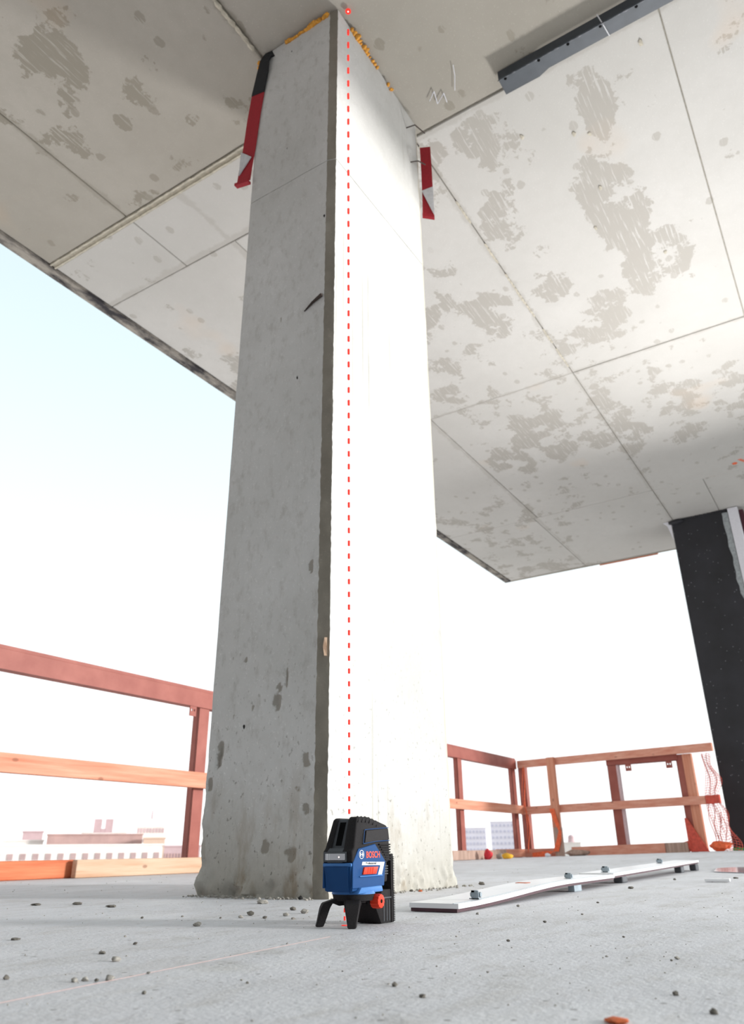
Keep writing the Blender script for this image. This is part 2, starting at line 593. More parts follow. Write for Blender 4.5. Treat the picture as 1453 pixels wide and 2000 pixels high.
# ---- unseen black wall added behind the camera to keep shaded faces dark
bm = newbm()
box(bm, (-2.9, -4.0, -.02), (-2.6, 4.2, 3.98))
struct(obj('wall_shade_block', bm, M_black))

# ---- ceiling slab and the panels its formwork left on the soffit
CZ = 4.0
SX0, SX1, SY0, SY1 = -7.0, 10.72, -1.0, 4.26
bm = newbm()
box(bm, (SX0, SY0, CZ + 0.014), (SX1, SY1, CZ + 0.30))
ceil = struct(obj('ceiling', bm, M_joint))
panels = []
YE = 4.17
ys_left = [SY0, 0.03, 1.885, 3.36, YE]
for xa, xb in ((-7.0, -3.6), (-3.6, -0.6), (-0.6, 2.285)):
    panels += [(xa, xb, 1.885, 3.36), (xa, xb, 3.36, YE)]
panels += [(2.335, 2.84, 3.36, YE), (2.335, 2.84, 1.885, 3.36)]
for xa, xb in ((-7.0, -3.6), (-3.6, -0.2), (-0.2, 2.805)):
    panels += [(xa, xb, 0.03, 1.885), (xa, xb, SY0, 0.03)]
for xa, xb in ((2.84, 5.69), (5.69, 8.59)):
    panels += [(xa, xb, 2.9, YE), (xa, xb, 1.45, 2.9)]
for xa, xb in ((2.805, 5.69), (5.69, 8.59)):
    panels += [(xa, xb, 0.03, 1.45), (xa, xb, SY0, 0.03)]
panels += [(8.59, SX1, 2.95, YE), (8.59, SX1, 1.45, 2.95), (8.59, SX1, 0.885, 1.45), (8.59, SX1, 0.0, 0.885), (8.59, SX1, SY0, 0.0)]
for k, (xa, xb, ya, yb) in enumerate(panels):
    bm = newbm()
    gap = 0.003
    dz = rng.uniform(-0.0025, 0.0025)
    if xa == -0.2 and ya == 0.03:
        dz = 0.011
    box(bm, (xa + gap, ya + gap, CZ + dz), (xb - gap, yb - gap, CZ + 0.016))
    # slightly ragged panel borders
    es = [e for e in bm.edges if abs(e.verts[0].co.z - CZ - dz) < 1e-6 and abs(e.verts[1].co.z - CZ - dz) < 1e-6]
    bmesh.ops.bevel(bm, geom=es, offset=0.004, segments=1, affect='EDGES')
    obj('panel', bm, M_ceil if xa > 2.3 or ya < .02 else M_ceil_shaded, ceil)
# wide grouted joint with two raised lips
bm = newbm()
for q in (2.288, 2.324):
    n_ = 60
    for i in range(n_):
        ya, yb = 1.9 + (YE - 1.9) * i / n_, 1.9 + (YE - 1.9) * (i + 1) / n_
        j = 0.004 * noise.noise(Vector((q * 9, i * .7, 0)))
        box(bm, (q + j, ya, CZ - 0.008), (q + 0.012 + j, yb, CZ + 0.014))
box(bm, (2.29, 1.9, CZ + 0.004), (2.334, YE, CZ + 0.015))
obj('grout_joint', bm, M_groove, ceil)
# mortar crust along the joint that meets the column
bm = newbm()
for i in range(60):
    x = 2.9 + i * .045
    j = noise.noise(Vector((x * 5, 2.2, 0)))
    if j > -.15:
        lump(bm, (x, 1.45 + .006 * j, CZ), (.03, .008 + .006 * abs(j), .006), i, 1)
for i in range(30):
    x = 0.4 + i * .05
    lump(bm, (x, 1.892 + .008 * noise.noise(Vector((x * 5, 0, 4))), CZ), (.035, .014, .008), i + 80, 1)
obj('mortar_crust', bm, M_groove, ceil)
# stained drip edge along the open side, and the thin form strip left at the back
bm = newbm()
n_ = 110
prev = None
for i in range(n_ + 1):
    x = SX0 + (SX1 - SX0) * i / n_
    ragg = 0.012 * noise.noise(Vector((x * 3.1, 0, 0))) + .006 * noise.noise(Vector((x * 9, 3, 0)))
    ring = [(x, YE + .006 + ragg, CZ + .012), (x, YE + .012 + ragg, CZ - .012), (x, SY1, CZ - .02), (x, SY1 + .01, CZ + .05), (x, SY1 + .01, CZ + .30), (x, YE + .02, CZ + .3)]
    ring = [bm.verts.new(q) for q in ring]
    if prev:
        for j in range(6):
            bm.faces.new((prev[j], prev[(j + 1) % 6], ring[(j + 1) % 6], ring[j]))
    else:
        bm.faces.new(ring)
    prev = ring
bm.faces.new(prev[::-1])
bmesh.ops.recalc_face_normals(bm, faces=bm.faces)
obj('drip_edge', bm, M_edge, ceil, label='dark stained rough slab edge')
bm = newbm()
box(bm, (SX1 + .001, .4, CZ - .012), (SX1 + .02, SY1, CZ + .3))
obj('back_edge', bm, M_ceil_shaded, ceil)
bm = newbm()
box(bm, (SX1 + .02, 1.9, CZ - .025), (SX1 + .04, 2.75, CZ + .02))
obj('form_strip', bm, M_plank_orange, ceil, label='orange timber form strip on the slab edge')
# nail plates / drips on the soffit
bm = newbm()
for k, (x, y) in enumerate(((3.35, .55), (3.78, .62), (3.3, .63), (4.1, .75), (2.95, .15), (3.15, .9), (4.6, .4))):
    lump(bm, (x, y, CZ - .002), (.022, .012, .007), k + 30, 1, .6)
obj('mortar_drip', bm, M_groove, ceil)['kind'] = 'stuff'

# paint and chalk marks on the soffit
bm = newbm()
cyl(bm, (8.38, .511, CZ - .0035), (8.38, .511, CZ + .01), .028, .028, 14)
for k in range(5):
    box(bm, (8.30 + .02 * k, .43 - .01 * k, CZ - .0035), (8.312 + .02 * k, .47 - .01 * k, CZ + .01))
obj('paint_mark', bm, M_net, ceil, label='orange paint mark')
bm = newbm()
tube(bm, [(2.64, 1.25, CZ - .003), (2.60, 1.20, CZ - .003), (2.68, 1.22, CZ - .003), (2.64, 1.16, CZ - .003), (2.70, 1.17, CZ - .003)], .0025, 4)
tube(bm, [(2.66, 1.10, CZ - .003), (2.58, 1.06, CZ - .003), (2.52, 1.04, CZ - .003)], .0022, 4)
obj('chalk_scribble', bm, M_white_paint, ceil)

# ---- concrete column ---------------------------------------------------------
HX, LX, LY, BY, RX = 1.93, 1.93, 1.437, 1.89, 2.80
key = [('left', (1.93, 1.885), (1.93, 1.437)), ('chamfer', (1.93, 1.437), (1.944, 1.397)), ('right', (1.944, 1.397), (2.735, 1.397)),
       ('mortar', (2.735, 1.397), (2.80, 1.424)), ('back', (2.80, 1.424), (2.80, 1.89)), ('rear', (2.80, 1.89), (1.937, 1.892)), ('left', (1.937, 1.892), (1.93, 1.885))]
col = thing('concrete_column', 'tall pale concrete column with chamfered corner in the middle of the deck', 'column', (2.36, 1.64, 0))
GOUGE = [(1.598, .574, .022, .032, .012), (1.59, .62, .012, .02, .008), (1.56, .653, .006, .05, .006), (1.833, .43, .016, .055, .014), (1.842, .40, .012, .03, .012), (1.468, .242, .014, .02, .008),
         (1.466, .374, .02, .015, .008), (1.475, .40, .015, .012, .006), (1.743, .729, .010, .014, .005), (1.80, .74, .006, .014, .005), (1.47, 1.02, .012, .03, .006),
         (1.665, 2.159, .006, .02, .004), (1.50, .30, .03, .008, .005), (1.52, .12, .03, .03, .008), (1.62, .14, .02, .03, .006), (1.87, .33, .012, .03, .012), (1.78, .545, .008, .01, .004), (1.70, .565, .01, .012, .004)]


def build_column(z0, z1, names):
    """one closed shell split into the faces' materials; each named range becomes one mesh"""
    pts = []
    for nm, a, b in key:
        L = math.dist(a, b)
        n = max(1, int(L / (.010 if nm != 'back' and nm != 'rear' else .08)))
        if nm == 'chamfer':
            n = 3
        for i in range(n):
            t = i / n
            pts.append((nm, a[0] + (b[0] - a[0]) * t, a[1] + (b[1] - a[1]) * t, (b[1] - a[1]) / L, -(b[0] - a[0]) / L))
    nz = int((z1 - z0) / .0105)
    def P(k, z):
        nm, x, y, nx_, ny_ = pts[k]
        # outline runs clockwise seen from above for the left face: flip to outward
        nx_, ny_ = (nx_, ny_)
        v = Vector((x, y, z))
        d = 0.0012 * noise.noise(v * 9)
        wear = 0.0
        if abs(x - 1.93) < 1e-4 and abs(y - 1.437) < 1e-4:
            y += .0018 * noise.noise(Vector((z * 9, 2, 8))) + .004 * noise.noise(Vector((z * 46, 2, 8)))
        if abs(x - 1.944) < 1e-4 and abs(y - 1.397) < 1e-4:
            x += .002 * noise.noise(Vector((z * 12, 6, 1))) + .0035 * noise.noise(Vector((z * 50, 6, 1)))
        low = 1 - sstep(z / .14)
        if low > 0 and nm in ('left', 'right', 'mortar', 'chamfer', 'back', 'rear'):
            d += low * (.003 + .013 * noise.noise(v * 14) + .012 * noise.noise(v * 38) + .006 * noise.noise(v * 80))
            wear = max(0, .5 * low * (noise.noise(v * 30) + .3))
        if nm == 'left':
            e = min(abs(y - 1.437), 1) 
            if e < .02:
                d += -.004 * abs(noise.noise(Vector((z * 14, 3, 1)))) - .003 * max(0, noise.noise(Vector((z * 40, 3, 1))))
            eb = abs(y - 1.887)
            if eb < .03 and z < .5:
                d += .014 * noise.noise(Vector((z * 16, 7, 1))) * (1 - z / .5) + .007 * noise.noise(v * 55) * (1 - z / .5)
            for gy, gz, ry, rz, dep in GOUGE:
                r_ = math.hypot((y - gy) / ry, (z - gz) / rz) + .5 * noise.noise(v * 45)
                if r_ < 1.25:
                    k_ = 1 - sstep(r_ / 1.25)
                    d -= dep * k_
                    wear = max(wear, min(1, k_ * 2))
        if nm == 'chamfer':
            d += .003 * noise.noise(Vector((z * 17, y * 50, 1)))
        if nm == 'mortar':
            d += .004 * noise.noise(Vector((z * 11, x * 60, 5)))
        if nm == 'right' and z > 3.3 and x > 2.4:
            r_ = math.hypot((x - 2.68) / .09, (z - 3.62) / .17) + .6 * noise.noise(v * 12)
            if r_ < 1:
                d -= .006 * (1 - r_)
                wear = max(wear, .5 * (1 - r_))
        ox, oy = -nx_, -ny_
        # outward normal check against column centre is not needed: outline is consistent
        return Vector((x - ox * d, y - oy * d, z)), wear, nm
    zs = [z0 + (z1 - z0) * i / nz for i in range(nz + 1)]
    return pts, zs, P


def column_piece(z0, z1, name_map, parent, cap=True):
    pts, zs, P = build_column(z0, z1, None)
    n = len(pts)
    cache = {}
    def pv(k, j):
        k %= n
        if (k, j) not in cache:
            cache[(k, j)] = P(k, zs[j])
        return cache[(k, j)]
    for part_name, ranges, mat in name_map:
        bm = newbm()
        lay = bm.verts.layers.float_color.new('wear')
        vm = {}
        def gv_(k, j):
            k %= n
            if (k, j) not in vm:
                co, wr, _ = pv(k, j)
                vv = bm.verts.new(co)
                vv[lay] = (wr, wr, wr, 1)
                vm[(k, j)] = vv
            return vm[(k, j)]
        for k in range(n):
            if pts[k][0] not in ranges:
                continue
            for j in range(len(zs) - 1):
                fc = bm.faces.new((gv_(k, j), gv_(k + 1, j), gv_(k + 1, j + 1), gv_(k, j + 1)))
                fc.material_index = 1 if pts[k][0] == 'left' and isinstance(mat, tuple) else 0
        if cap and 'left' in ranges:
            for j in (0, len(zs) - 1):
                try:
                    bm.faces.new([gv_(k, j) for k in range(n)])
                except ValueError:
                    pass
        bmesh.ops.recalc_face_normals(bm, faces=bm.faces)
        obj(part_name, bm, mat, parent, smooth=40, world=True)


column_piece(0.0, 2.945, [('shaft', ('left', 'right', 'back', 'rear'), (M_col, M_col_shade)), ('chamfer', ('chamfer',), M_chamfer), ('mortar_edge', ('mortar',), M_mortar)], col)
column_piece(2.949, 4.0, [('shaft_top', ('left', 'right', 'back', 'rear'), (M_col, M_col_shade)), ('chamfer', ('chamfer',), M_chamfer), ('mortar_edge', ('mortar',), M_mortar)], col)
bm = newbm()
box(bm, (1.950, 1.452, 2.9), (2.78, 1.87, 3.0))
obj('joint_core', bm, M_joint, col, world=True)
# orange foam squeezed out under the soffit
for seq in ([(1.926, 1.455 + .011 * i, 3.985 - .001 * (i % 3)) for i in range(24) if i not in (2, 3)], [(1.93, 1.875, 3.955), (1.925, 1.895, 3.965), (1.93, 1.90, 3.94)],
            [(2.06 + .022 * i, 1.392, 3.992) for i in range(12)], [(2.42, 1.392, 3.992), (2.445, 1.391, 3.985), (2.46, 1.392, 3.995)]):
    bm = newbm()
    for i, q in enumerate(seq):
        s = .009 + .007 * noise.noise(Vector(q) * 23)
        q = (q[0], q[1] + .006 * noise.noise(Vector(q) * 60), q[2] - .004 + .008 * noise.noise(Vector(q) * 31))
        lump(bm, q, (s * 1.1, s * 1.6, s), i + 3, 2, .6)
    obj('foam_bead', bm, M_foam, col, smooth='full', world=True)
for q in (((2.62, 1.40, 3.86), (2.66, 1.36, 3.90), (2.76, 1.35, 3.93)), ((2.66, 1.40, 3.63), (2.70, 1.372, 3.66), (2.775, 1.365, 3.70))):
    bm = newbm()
    tube(bm, q, .0035, 6)
    obj('tie_wire', bm, M_rust, col, world=True)
bm = newbm()
loft(bm, [[(1.928, 1.444, 2.18), (1.912, 1.444, 2.185), (1.928, 1.444, 2.195)], [(1.928, 1.49, 2.165), (1.915, 1.49, 2.165), (1.928, 1.49, 2.178)], [(1.929, 1.535, 2.143), (1.924, 1.535, 2.143), (1.929, 1.535, 2.146)]])
obj('form_splinter', bm, M_rust, col, world=True, label='dark splinter stuck in the joint')
bm = newbm()
loft(bm, [[(1.934, 1.400, .70), (1.928, 1.407, .70), (1.936, 1.407, .70)], [(1.930, 1.398, .73), (1.924, 1.409, .73), (1.936, 1.409, .73)], [(1.934, 1.400, .76), (1.928, 1.407, .76), (1.936, 1.407, .76)]])
obj('wood_chip', bm, M_plank_pale, col, world=True)

# ---- black column at the far right ------------------------------------------
BX, BY0, BY1 = 9.65, 0.80, 1.48
bc = thing('black_column', 'black membrane-clad column with white upright strip at the far right', 'column', (BX + .3, 1.15, FZ(9.9, 1.15)))
z0 = FZ(BX, 1.2) - .002
bm = newbm()
box(bm, (BX, BY0, z0), (BX + .6, BY1, 3.995), .012, 2)
obj('cladding', bm, M_black, bc, world=True)
bm = newbm()
lump(bm, (BX + .01, BY1 - .06, 3.965), (.05, .10, .035), 3, 2)
for i in range(12):
    lump(bm, (BX, BY0 + .05 * i + .02, 3.985), (.012, .04, .014), i, 1)
obj('sealant_bead', bm, M_black, bc, smooth='full', world=True)
bm = newbm()
n_ = 26
pr_ = None
for i in range(n_ + 1):
    z = 2.75 + 1.2 * i / n_
    wj = .045 + .02 * noise.noise(Vector((z * 7, 0, 0))) + .025 * (i / n_)
    if i < 3:
        wj *= i / 3 + .1
    q = [(BX - .006, BY0 - .002, z), (BX - .006, BY0 + wj, z), (BX + .001, BY0 + wj, z), (BX + .001, BY0 - .002, z)]
    q = [bm.verts.new(v) for v in q]
    if pr_:
        for j in range(4):
            bm.faces.new((pr_[j], pr_[(j + 1) % 4], q[(j + 1) % 4], q[j]))
    else:
        bm.faces.new(q)
    pr_ = q
bm.faces.new(pr_[::-1])
bmesh.ops.recalc_face_normals(bm, faces=bm.faces)
obj('torn_membrane', bm, M_grey_mem, bc, world=True, label='torn grey membrane edge')
bm = newbm()
box(bm, (BX - .03, .675, z0), (BX + .10, .792, 3.99), .004)
obj('upright_strip', bm, M_white_paint, bc, world=True, label='white upright strip')
bm = newbm()
box(bm, (BX + .02, .62, z0), (BX + .12, .672, 3.96), .003)
obj('primed_channel', bm, M_purple, bc, world=True)
bm = newbm()
box(bm, (BX - .03, BY0, z0), (BX - .001, BY1, z0 + .03), .004)
obj('base_strip', bm, M_green, bc, world=True, label='green strip along the foot')
bm = newbm()
vv = [(BX - .01, BY1 + .002, 3.99), (BX - .05, BY1 + .09, 3.98), (BX + .0, BY1 + .03, 3.90), (BX + .01, BY1 + .004, 3.72)]
prism(bm, [(BY1 + .002, 3.99), (BY1 + .10, 3.985), (BY1 + .05, 3.93), (BY1 + .004, 3.72)], BX + .0, BX + .006, 'x')
obj('loose_flap', bm, M_white_paint, bc, world=True, label='loose white flap')
bm = newbm()
for k in range(10):
    lump(bm, (9.6, BY0 - .18 - k * .02, 4.0), (.03, .02, .01), k, 1)
bm.free()

# ---- steel channel fixed under the ceiling ------------------------------------
ch = thing('ceiling_channel', 'grey folded steel channel with punched holes fixed under the ceiling', 'channel', (2.74, .8, CZ))
bm = newbm()
# L-profile: a flange hanging down and a flange kinked away along the soffit
def chan(y, kink):
    return [(2.690, y, CZ - .002), (2.690, y, CZ - .062), (2.694, y, CZ - .066), (2.78 + kink, y, CZ - .058), (2.78 + kink, y, CZ - .054), (2.696, y, CZ - .060), (2.696, y, CZ - .002)]
rings = []
for y, k_ in ((.855, .02), (.66, .02), (.60, .0), (.2, .0), (-.4, .0), (-.95, .0)):
    rings.append(chan(y, k_))
loft(bm, rings)
obj('channel_body', bm, M_channel, ch, world=True)
for y in (.82, .63, .47, .30, .12, -.1, -.3):
    bm = newbm()
    cyl(bm, (2.704, y, CZ - .0668), (2.704, y, CZ - .064), .008, .008, 10)
    obj('punched_hole', bm, M_slot, ch, world=True)
bm = newbm()
for i in range(52):
    y = .85 - i * .04
    lump(bm, (2.695, y, CZ - .0655), (.003 + .002 * (i % 3), .016, .002), i, 1)
obj('torn_lip', bm, M_galv_dark, ch, world=True)
bm = newbm()
tube(bm, [(2.66, .30, CZ - .03), (2.70, .285, CZ - .07), (2.78, .275, CZ - .062)], .003, 5)
obj('tie_wire', bm, M_label, ch, world=True)

# ---- straps on the column -------------------------------------------------------


def ribbon(bm, pts, wvec, th=.004):
    """pts: centre line; wvec: half width vectors"""
    rings = []
    for i, p_ in enumerate(pts):
        p_ = Vector(p_)
        t_ = (Vector(pts[min(i + 1, len(pts) - 1)]) - Vector(pts[max(i - 1, 0)])).normalized()
        w_ = Vector(wvec[i] if isinstance(wvec, list) else wvec)
        n_ = t_.cross(w_).normalized() * th / 2
        rings.append([p_ - w_ - n_, p_ + w_ - n_, p_ + w_ + n_, p_ - w_ + n_])
    loft(bm, rings)


sl = thing('lifting_strap', 'red strap with black sleeve hanging from the top of the shaded column face', 'strap', (1.94, 1.90, 3.1))
wv_ = (0, .042, .012)
bm = newbm()
ribbon(bm, [(1.935, 1.80, 3.975), (1.922, 1.83, 3.97), (1.915, 1.848, 3.93), (1.92, 1.862, 3.85), (1.925, 1.888, 3.71)], [(0, .01, .03), (0, .02, .025), (0, .03, .02), (0, .038, .014), wv_], .008)
obj('black_sleeve', bm, M_strap_black, sl, world=True, label='black sleeve of the strap')
bm = newbm()
ribbon(bm, [(1.926, 1.887, 3.72), (1.926, 1.905, 3.55), (1.926, 1.918, 3.35), (1.926, 1.934, 3.20), (1.922, 1.936, 3.115), (1.915, 1.938, 3.108)], wv_, .005)
obj('red_webbing', bm, M_strap, sl, world=True)
bm = newbm()
prism(bm, [(1.966, 3.33), (1.895, 3.255), (1.968, 3.17)], 1.916, 1.921, 'x')
obj('fold_label', bm, M_label, sl, world=True, label='silver triangular label')
bm = newbm()
prism(bm, [(1.981, 3.115), (1.893, 3.09), (1.893, 3.075), (1.981, 3.10)], 1.905, 1.928, 'x')
obj('strap_end', bm, M_strap, sl, world=True)

sr = thing('lifting_strap', 'short red strap hanging on the far edge of the bright column face', 'strap', (2.81, 1.385, 3.3))
bm = newbm()
WV = (.0140, -.0275, 0)
ribbon(bm, [(2.820, 1.383, 3.895), (2.819, 1.381, 3.7), (2.816, 1.381, 3.5), (2.809, 1.381, 3.36), (2.805, 1.379, 3.335)], WV, .005)
obj('red_webbing', bm, M_strap, sr, world=True)


def on_strap(u, z, off):
    return (2.813 + WV[0] * u - .9 * off, 1.381 + WV[1] * u - .45 * off, z)


bm = newbm()
hexa(bm, [on_strap(-1.0, 3.535, .006), on_strap(.85, 3.36, .006), on_strap(1.05, 3.35, .006), on_strap(1.1, 3.56, .006), on_strap(-1.0, 3.535, .009), on_strap(.85, 3.36, .009), on_strap(1.05, 3.35, .009), on_strap(1.1, 3.56, .009)])
obj('fold_label', bm, M_label, sr, world=True, label='silver triangular label')
bm = newbm()
hexa(bm, [on_strap(-1.1, 3.335, .0), on_strap(1.05, 3.315, .0), on_strap(1.05, 3.315, .02), on_strap(-1.1, 3.335, .02), on_strap(-1.1, 3.355, .0), on_strap(1.05, 3.335, .0), on_strap(1.05, 3.335, .02), on_strap(-1.1, 3.355, .02)])
obj('strap_end', bm, M_strap, sr, world=True)

# ================================================================== guard rails
FY = 3.85


def plate_with_holes(bm, o, u, v, n, wd, ht, th):
    """thin plate from o spanning u*wd, v*ht with two square holes near its top"""
    o, u, v, n = Vector(o), Vector(u), Vector(v), Vector(n)
    us = [0, .2, .4, .6, .8, 1]
    vs = [0, .45, .68, 1]
    for i in range(5):
        for j in range(3):
            if j == 1 and i in (1, 3):
                continue
            q = []
            for dz_ in (0, th):
                for a, b in ((us[i], vs[j]), (us[i + 1], vs[j]), (us[i + 1], vs[j + 1]), (us[i], vs[j + 1])):
                    q.append(o + u * a * wd + v * b * ht + n * dz_)
            hexa(bm, q)


fl = thing('guard_rail', 'long red steel guard rail with orange timber mid rail behind the big column', 'railing', (3.85, FY, 0))
bm = newbm()
box(bm, (-1.4, FY, 1.045), (9.5, FY + .008, 1.15), .002)
box(bm, (-1.4, FY, 1.041), (9.5, FY + .07, 1.047))
box(bm, (-1.4, FY + .006, 1.148), (9.5, FY + .075, 1.156))
box(bm, (-1.4, FY + .012, 1.154), (9.5, FY + .018, 1.172))
obj('top_rail', bm, M_steel, fl, world=True)
for xa, xb in ((3.825, 3.93), (7.82, 7.93), (9.36, 9.47)):
    bm = newbm()
    box(bm, (xa, FY + .01, .004), (xb, FY + .018, 1.045), .002)
    box(bm, (xa, FY + .01, .004), (xa + .008, FY + .06, 1.045))
    obj('post', bm, M_steel, fl, world=True)
for xa in (-.2, 3.735):
    bm = newbm()
    plate_with_holes(bm, (xa, FY + .004, .975), (1, 0, 0), (0, 0, 1), (0, 1, 0), .06, .07, .006)
    obj('bracket', bm, M_steel, fl, world=True)
for xa, xb, dz in ((-1.4, 4.55, 0), (4.56, 9.52, -.004)):
    bm = newbm()
    box(bm, (xa, FY - .045, .512 + dz), (xb, FY - .005, .61 + dz), .003)
    obj('mid_rail', bm, M_wood_x, fl, world=True)
bm = newbm()
cyl(bm, (3.99, FY - .004, 1.09), (3.99, FY - .02, 1.09), .009, .009, 10)
obj('rail_bolt', bm, M_steel, fl, world=True)

# ---- far guard rail (runs from the corner to the black column) -------------------
A0, A1 = Vector((9.50, 3.82, 0)), Vector((9.12, 1.42, 0))
LB = (A1 - A0).length
TB = (A1 - A0).normalized()
NB = Vector((-TB.y, TB.x, 0))
if NB.x < 0:
    NB = -NB


def B(t, n, z):
    q = A0 + TB * t + NB * n
    return Vector((q.x, q.y, z))


def bbox(bm, t0, t1, n0, n1, z0, z1, z0b=None, z1b=None):
    z0b = z0 if z0b is None else z0b
    z1b = z1 if z1b is None else z1b
    hexa(bm, [B(t0, n0, z0), B(t1, n0, z0b), B(t1, n1, z0b), B(t0, n1, z0), B(t0, n0, z1), B(t1, n0, z1b), B(t1, n1, z1b), B(t0, n1, z1)])


def fzB(t):
    q = B(t, 0, 0)
    return FZ(q.x, q.y)


fb = thing('guard_rail', 'far orange timber guard rail with steel posts ending at the black column', 'railing', (9.31, 2.62, fzB(LB / 2)))
bm = newbm()
bbox(bm, -.02, LB, .0, .04, 1.055, 1.142, 1.065, 1.15)
obj('top_rail', bm, M_wood_y, fb, world=True)
bm = newbm()
bbox(bm, -.02, LB * .93, .0, .04, .50, .59, .53, .615)
obj('mid_rail', bm, M_wood_y, fb, world=True)
bm = newbm()
bbox(bm, LB * .93 + .004, LB - .02, .0, .04, .53, .615, .535, .62)
obj('mid_rail', bm, M_net_red, fb, world=True, label='mid rail end wrapped in red netting')
bm = newbm()
bbox(bm, 1.17, 2.02, .045, .05, 1.0, 1.07)
bbox(bm, 1.17, 2.02, .045, .11, 1.0, 1.005)
obj('steel_angle', bm, M_steel, fb, world=True)
for t0, t1 in ((1.175, 1.285), (2.00, 2.075)):
    bm = newbm()
    bbox(bm, t0, t1, .05, .058, fzB(t0), 1.06)
    bbox(bm, t0, t0 + .008, .05, .1, fzB(t0), 1.06)
    p = obj('post', bm, M_steel, fb, world=True)
    if t0 < 1.5:
        bm = newbm()
        bbox(bm, t1 - .001, t1 + .025, .05, .10, fzB(t0), 1.0)
        obj('flange', bm, M_steel_pale, p, world=True)
bm = newbm()
bbox(bm, -.04, .055, .045, .055, fzB(0), 1.13)
bbox(bm, -.04, -.028, .045, .11, fzB(0), 1.13)
bbox(bm, .045, .057, .045, .11, fzB(0), 1.13)
obj('post', bm, M_steel, fb, world=True, label='red steel corner post')
bm = newbm()
bbox(bm, .425, .525, -.045, -.004, fzB(.45) + .002, 1.145)
obj('timber_post', bm, M_wood_z, fb, world=True)
bm = newbm()
bbox(bm, .455, .555, -.09, -.05, fzB(.5) + .002, .34)
obj('timber_cleat', bm, M_grey_wood, fb, world=True, label='weathered timber block beside the post')
bm = newbm()
bbox(bm, 2.075, 2.175, .012 + .03, .085, fzB(2.1) + .002, 1.06)
obj('timber_post', bm, M_wood_z, fb, world=True)
for t0 in (1.40, 2.0 - .12):
    bm = newbm()
    plate_with_holes(bm, B(t0, .046, .925), TB, (0, 0, 1), NB, .07, .075, .006)
    obj('bracket', bm, M_steel, fb, world=True)


# orange netting gathered on the far rail
def net(bm, grid, r=.0026):
    nu, nv = len(grid), len(grid[0])
    for i in range(nu):
        for j in range(nv):
            if i + 1 < nu:
                cyl(bm, grid[i][j], grid[i + 1][j], r, r, 3, False)
            if j + 1 < nv:
                cyl(bm, grid[i][j], grid[i][j + 1], r, r, 3, False)


ne = thing('debris_net', 'torn orange debris netting hanging beside the black column', 'netting', (9.13, 1.36, fzB(LB)))
bm = newbm()
gr = []
for i in range(12):
    row = []
    for j in range(40):
        z = .06 + .98 * j / 39
        u = i / 11
        wd = .08 + .15 * (1 - j / 39) + .03 * math.sin(j * .5)
        t = LB - .15 + .02 * math.sin(j * .25) - .03 * (1 - j / 39) + u * wd * 1.05
        row.append(B(t, .06 + .025 * math.sin(i * 1.3 + j * .2), z + .01 * math.sin(i)))
    gr.append(row)
net(bm, gr)
o_ = obj('net_mesh', bm, M_net_red, ne, world=True)
o_['kind'] = 'stuff'
for k in range(4):
    bm = newbm()
    pts = [B(LB - .16 + .04 * k + .018 * math.sin(i * .9 + k), .035 + .01 * k, .08 + (.55 - .06 * k) * i / 9) for i in range(10)]
    tube(bm, pts, .004, 5)
    obj('gathered_strand', bm, M_net_red, ne, world=True)
bm = newbm()
lump(bm, B(LB - .11, .02, fzB(LB) + .045), (.05, .10, .042), 5, 3, .6)
obj('net_bunch', bm, M_net, ne, smooth='full', world=True, label='bunched orange net lying at the foot')

ng = thing('debris_net', 'orange netting twisted round the timber post nearest the rail corner', 'netting', (9.4, 3.38, fzB(.45)))
bm = newbm()
ribbon(bm, [B(.44, -.052, .55), B(.47, -.058, .45), B(.545, -.095, .30), B(.52, -.098, .20), B(.47, -.10, .08), B(.30, -.06, .05), B(.12, -.05, .035)],
       [TB * .03, TB * .03, TB * .016, TB * .03, TB * .035, Vector((0, 0, .035)), Vector((0, 0, .03))], .012)
obj('twisted_net', bm, M_net, ng, smooth=True, world=True)
bm = newbm()
tube(bm, [B(.055 + .02 * math.sin(i * .8), .01 - .01 * math.sin(i), 1.12 - 1.05 * i / 14) for i in range(15)], .006, 5)
tube(bm, [B(.03 + .018 * math.sin(i * .6 + 1), .008, 1.12 - .9 * i / 14) for i in range(15)], .004, 5)
obj('hanging_strand', bm, M_net, ng, world=True)

nw = thing('debris_net', 'orange netting pulled round the foot of the timber post near black column', 'netting', (9.2, 1.75, fzB(2.1)))
bm = newbm()
zb = fzB(2.1) + .004
fsn = [[B(2.0, .03, zb), B(2.0, .042, zb), B(2.02, .042, zb), B(2.02, .03, zb)]]
hexa(bm, [B(1.995, .020, zb), B(2.20, .020, zb), B(2.20, .036, zb), B(1.995, .036, zb), B(1.995, .020, .40), B(2.02, .020, .40), B(2.02, .036, .40), B(1.995, .036, .40)])
hexa(bm, [B(1.85, .012, .12), B(2.02, .012, .09), B(2.02, .026, .09), B(1.85, .026, .12), B(1.85, .012, .135), B(2.02, .012, .18), B(2.02, .026, .18), B(1.85, .026, .135)])
obj('wrapped_net', bm, M_net_red, nw, world=True)

# ---- toe boards (loose timbers on the deck edge) ---------------------------------


def timber(name, label, mat, a, b, cat='timber', bev=.006):
    bm = newbm()
    box(bm, a, b, bev, 2)
    c = ((a[0] + b[0]) / 2, (a[1] + b[1]) / 2, min(a[2], b[2]))
    for v in bm.verts:
        v.co -= Vector(c)
    o = obj(name, bm, mat)
    o.location = c
    return tag(o, label, cat)


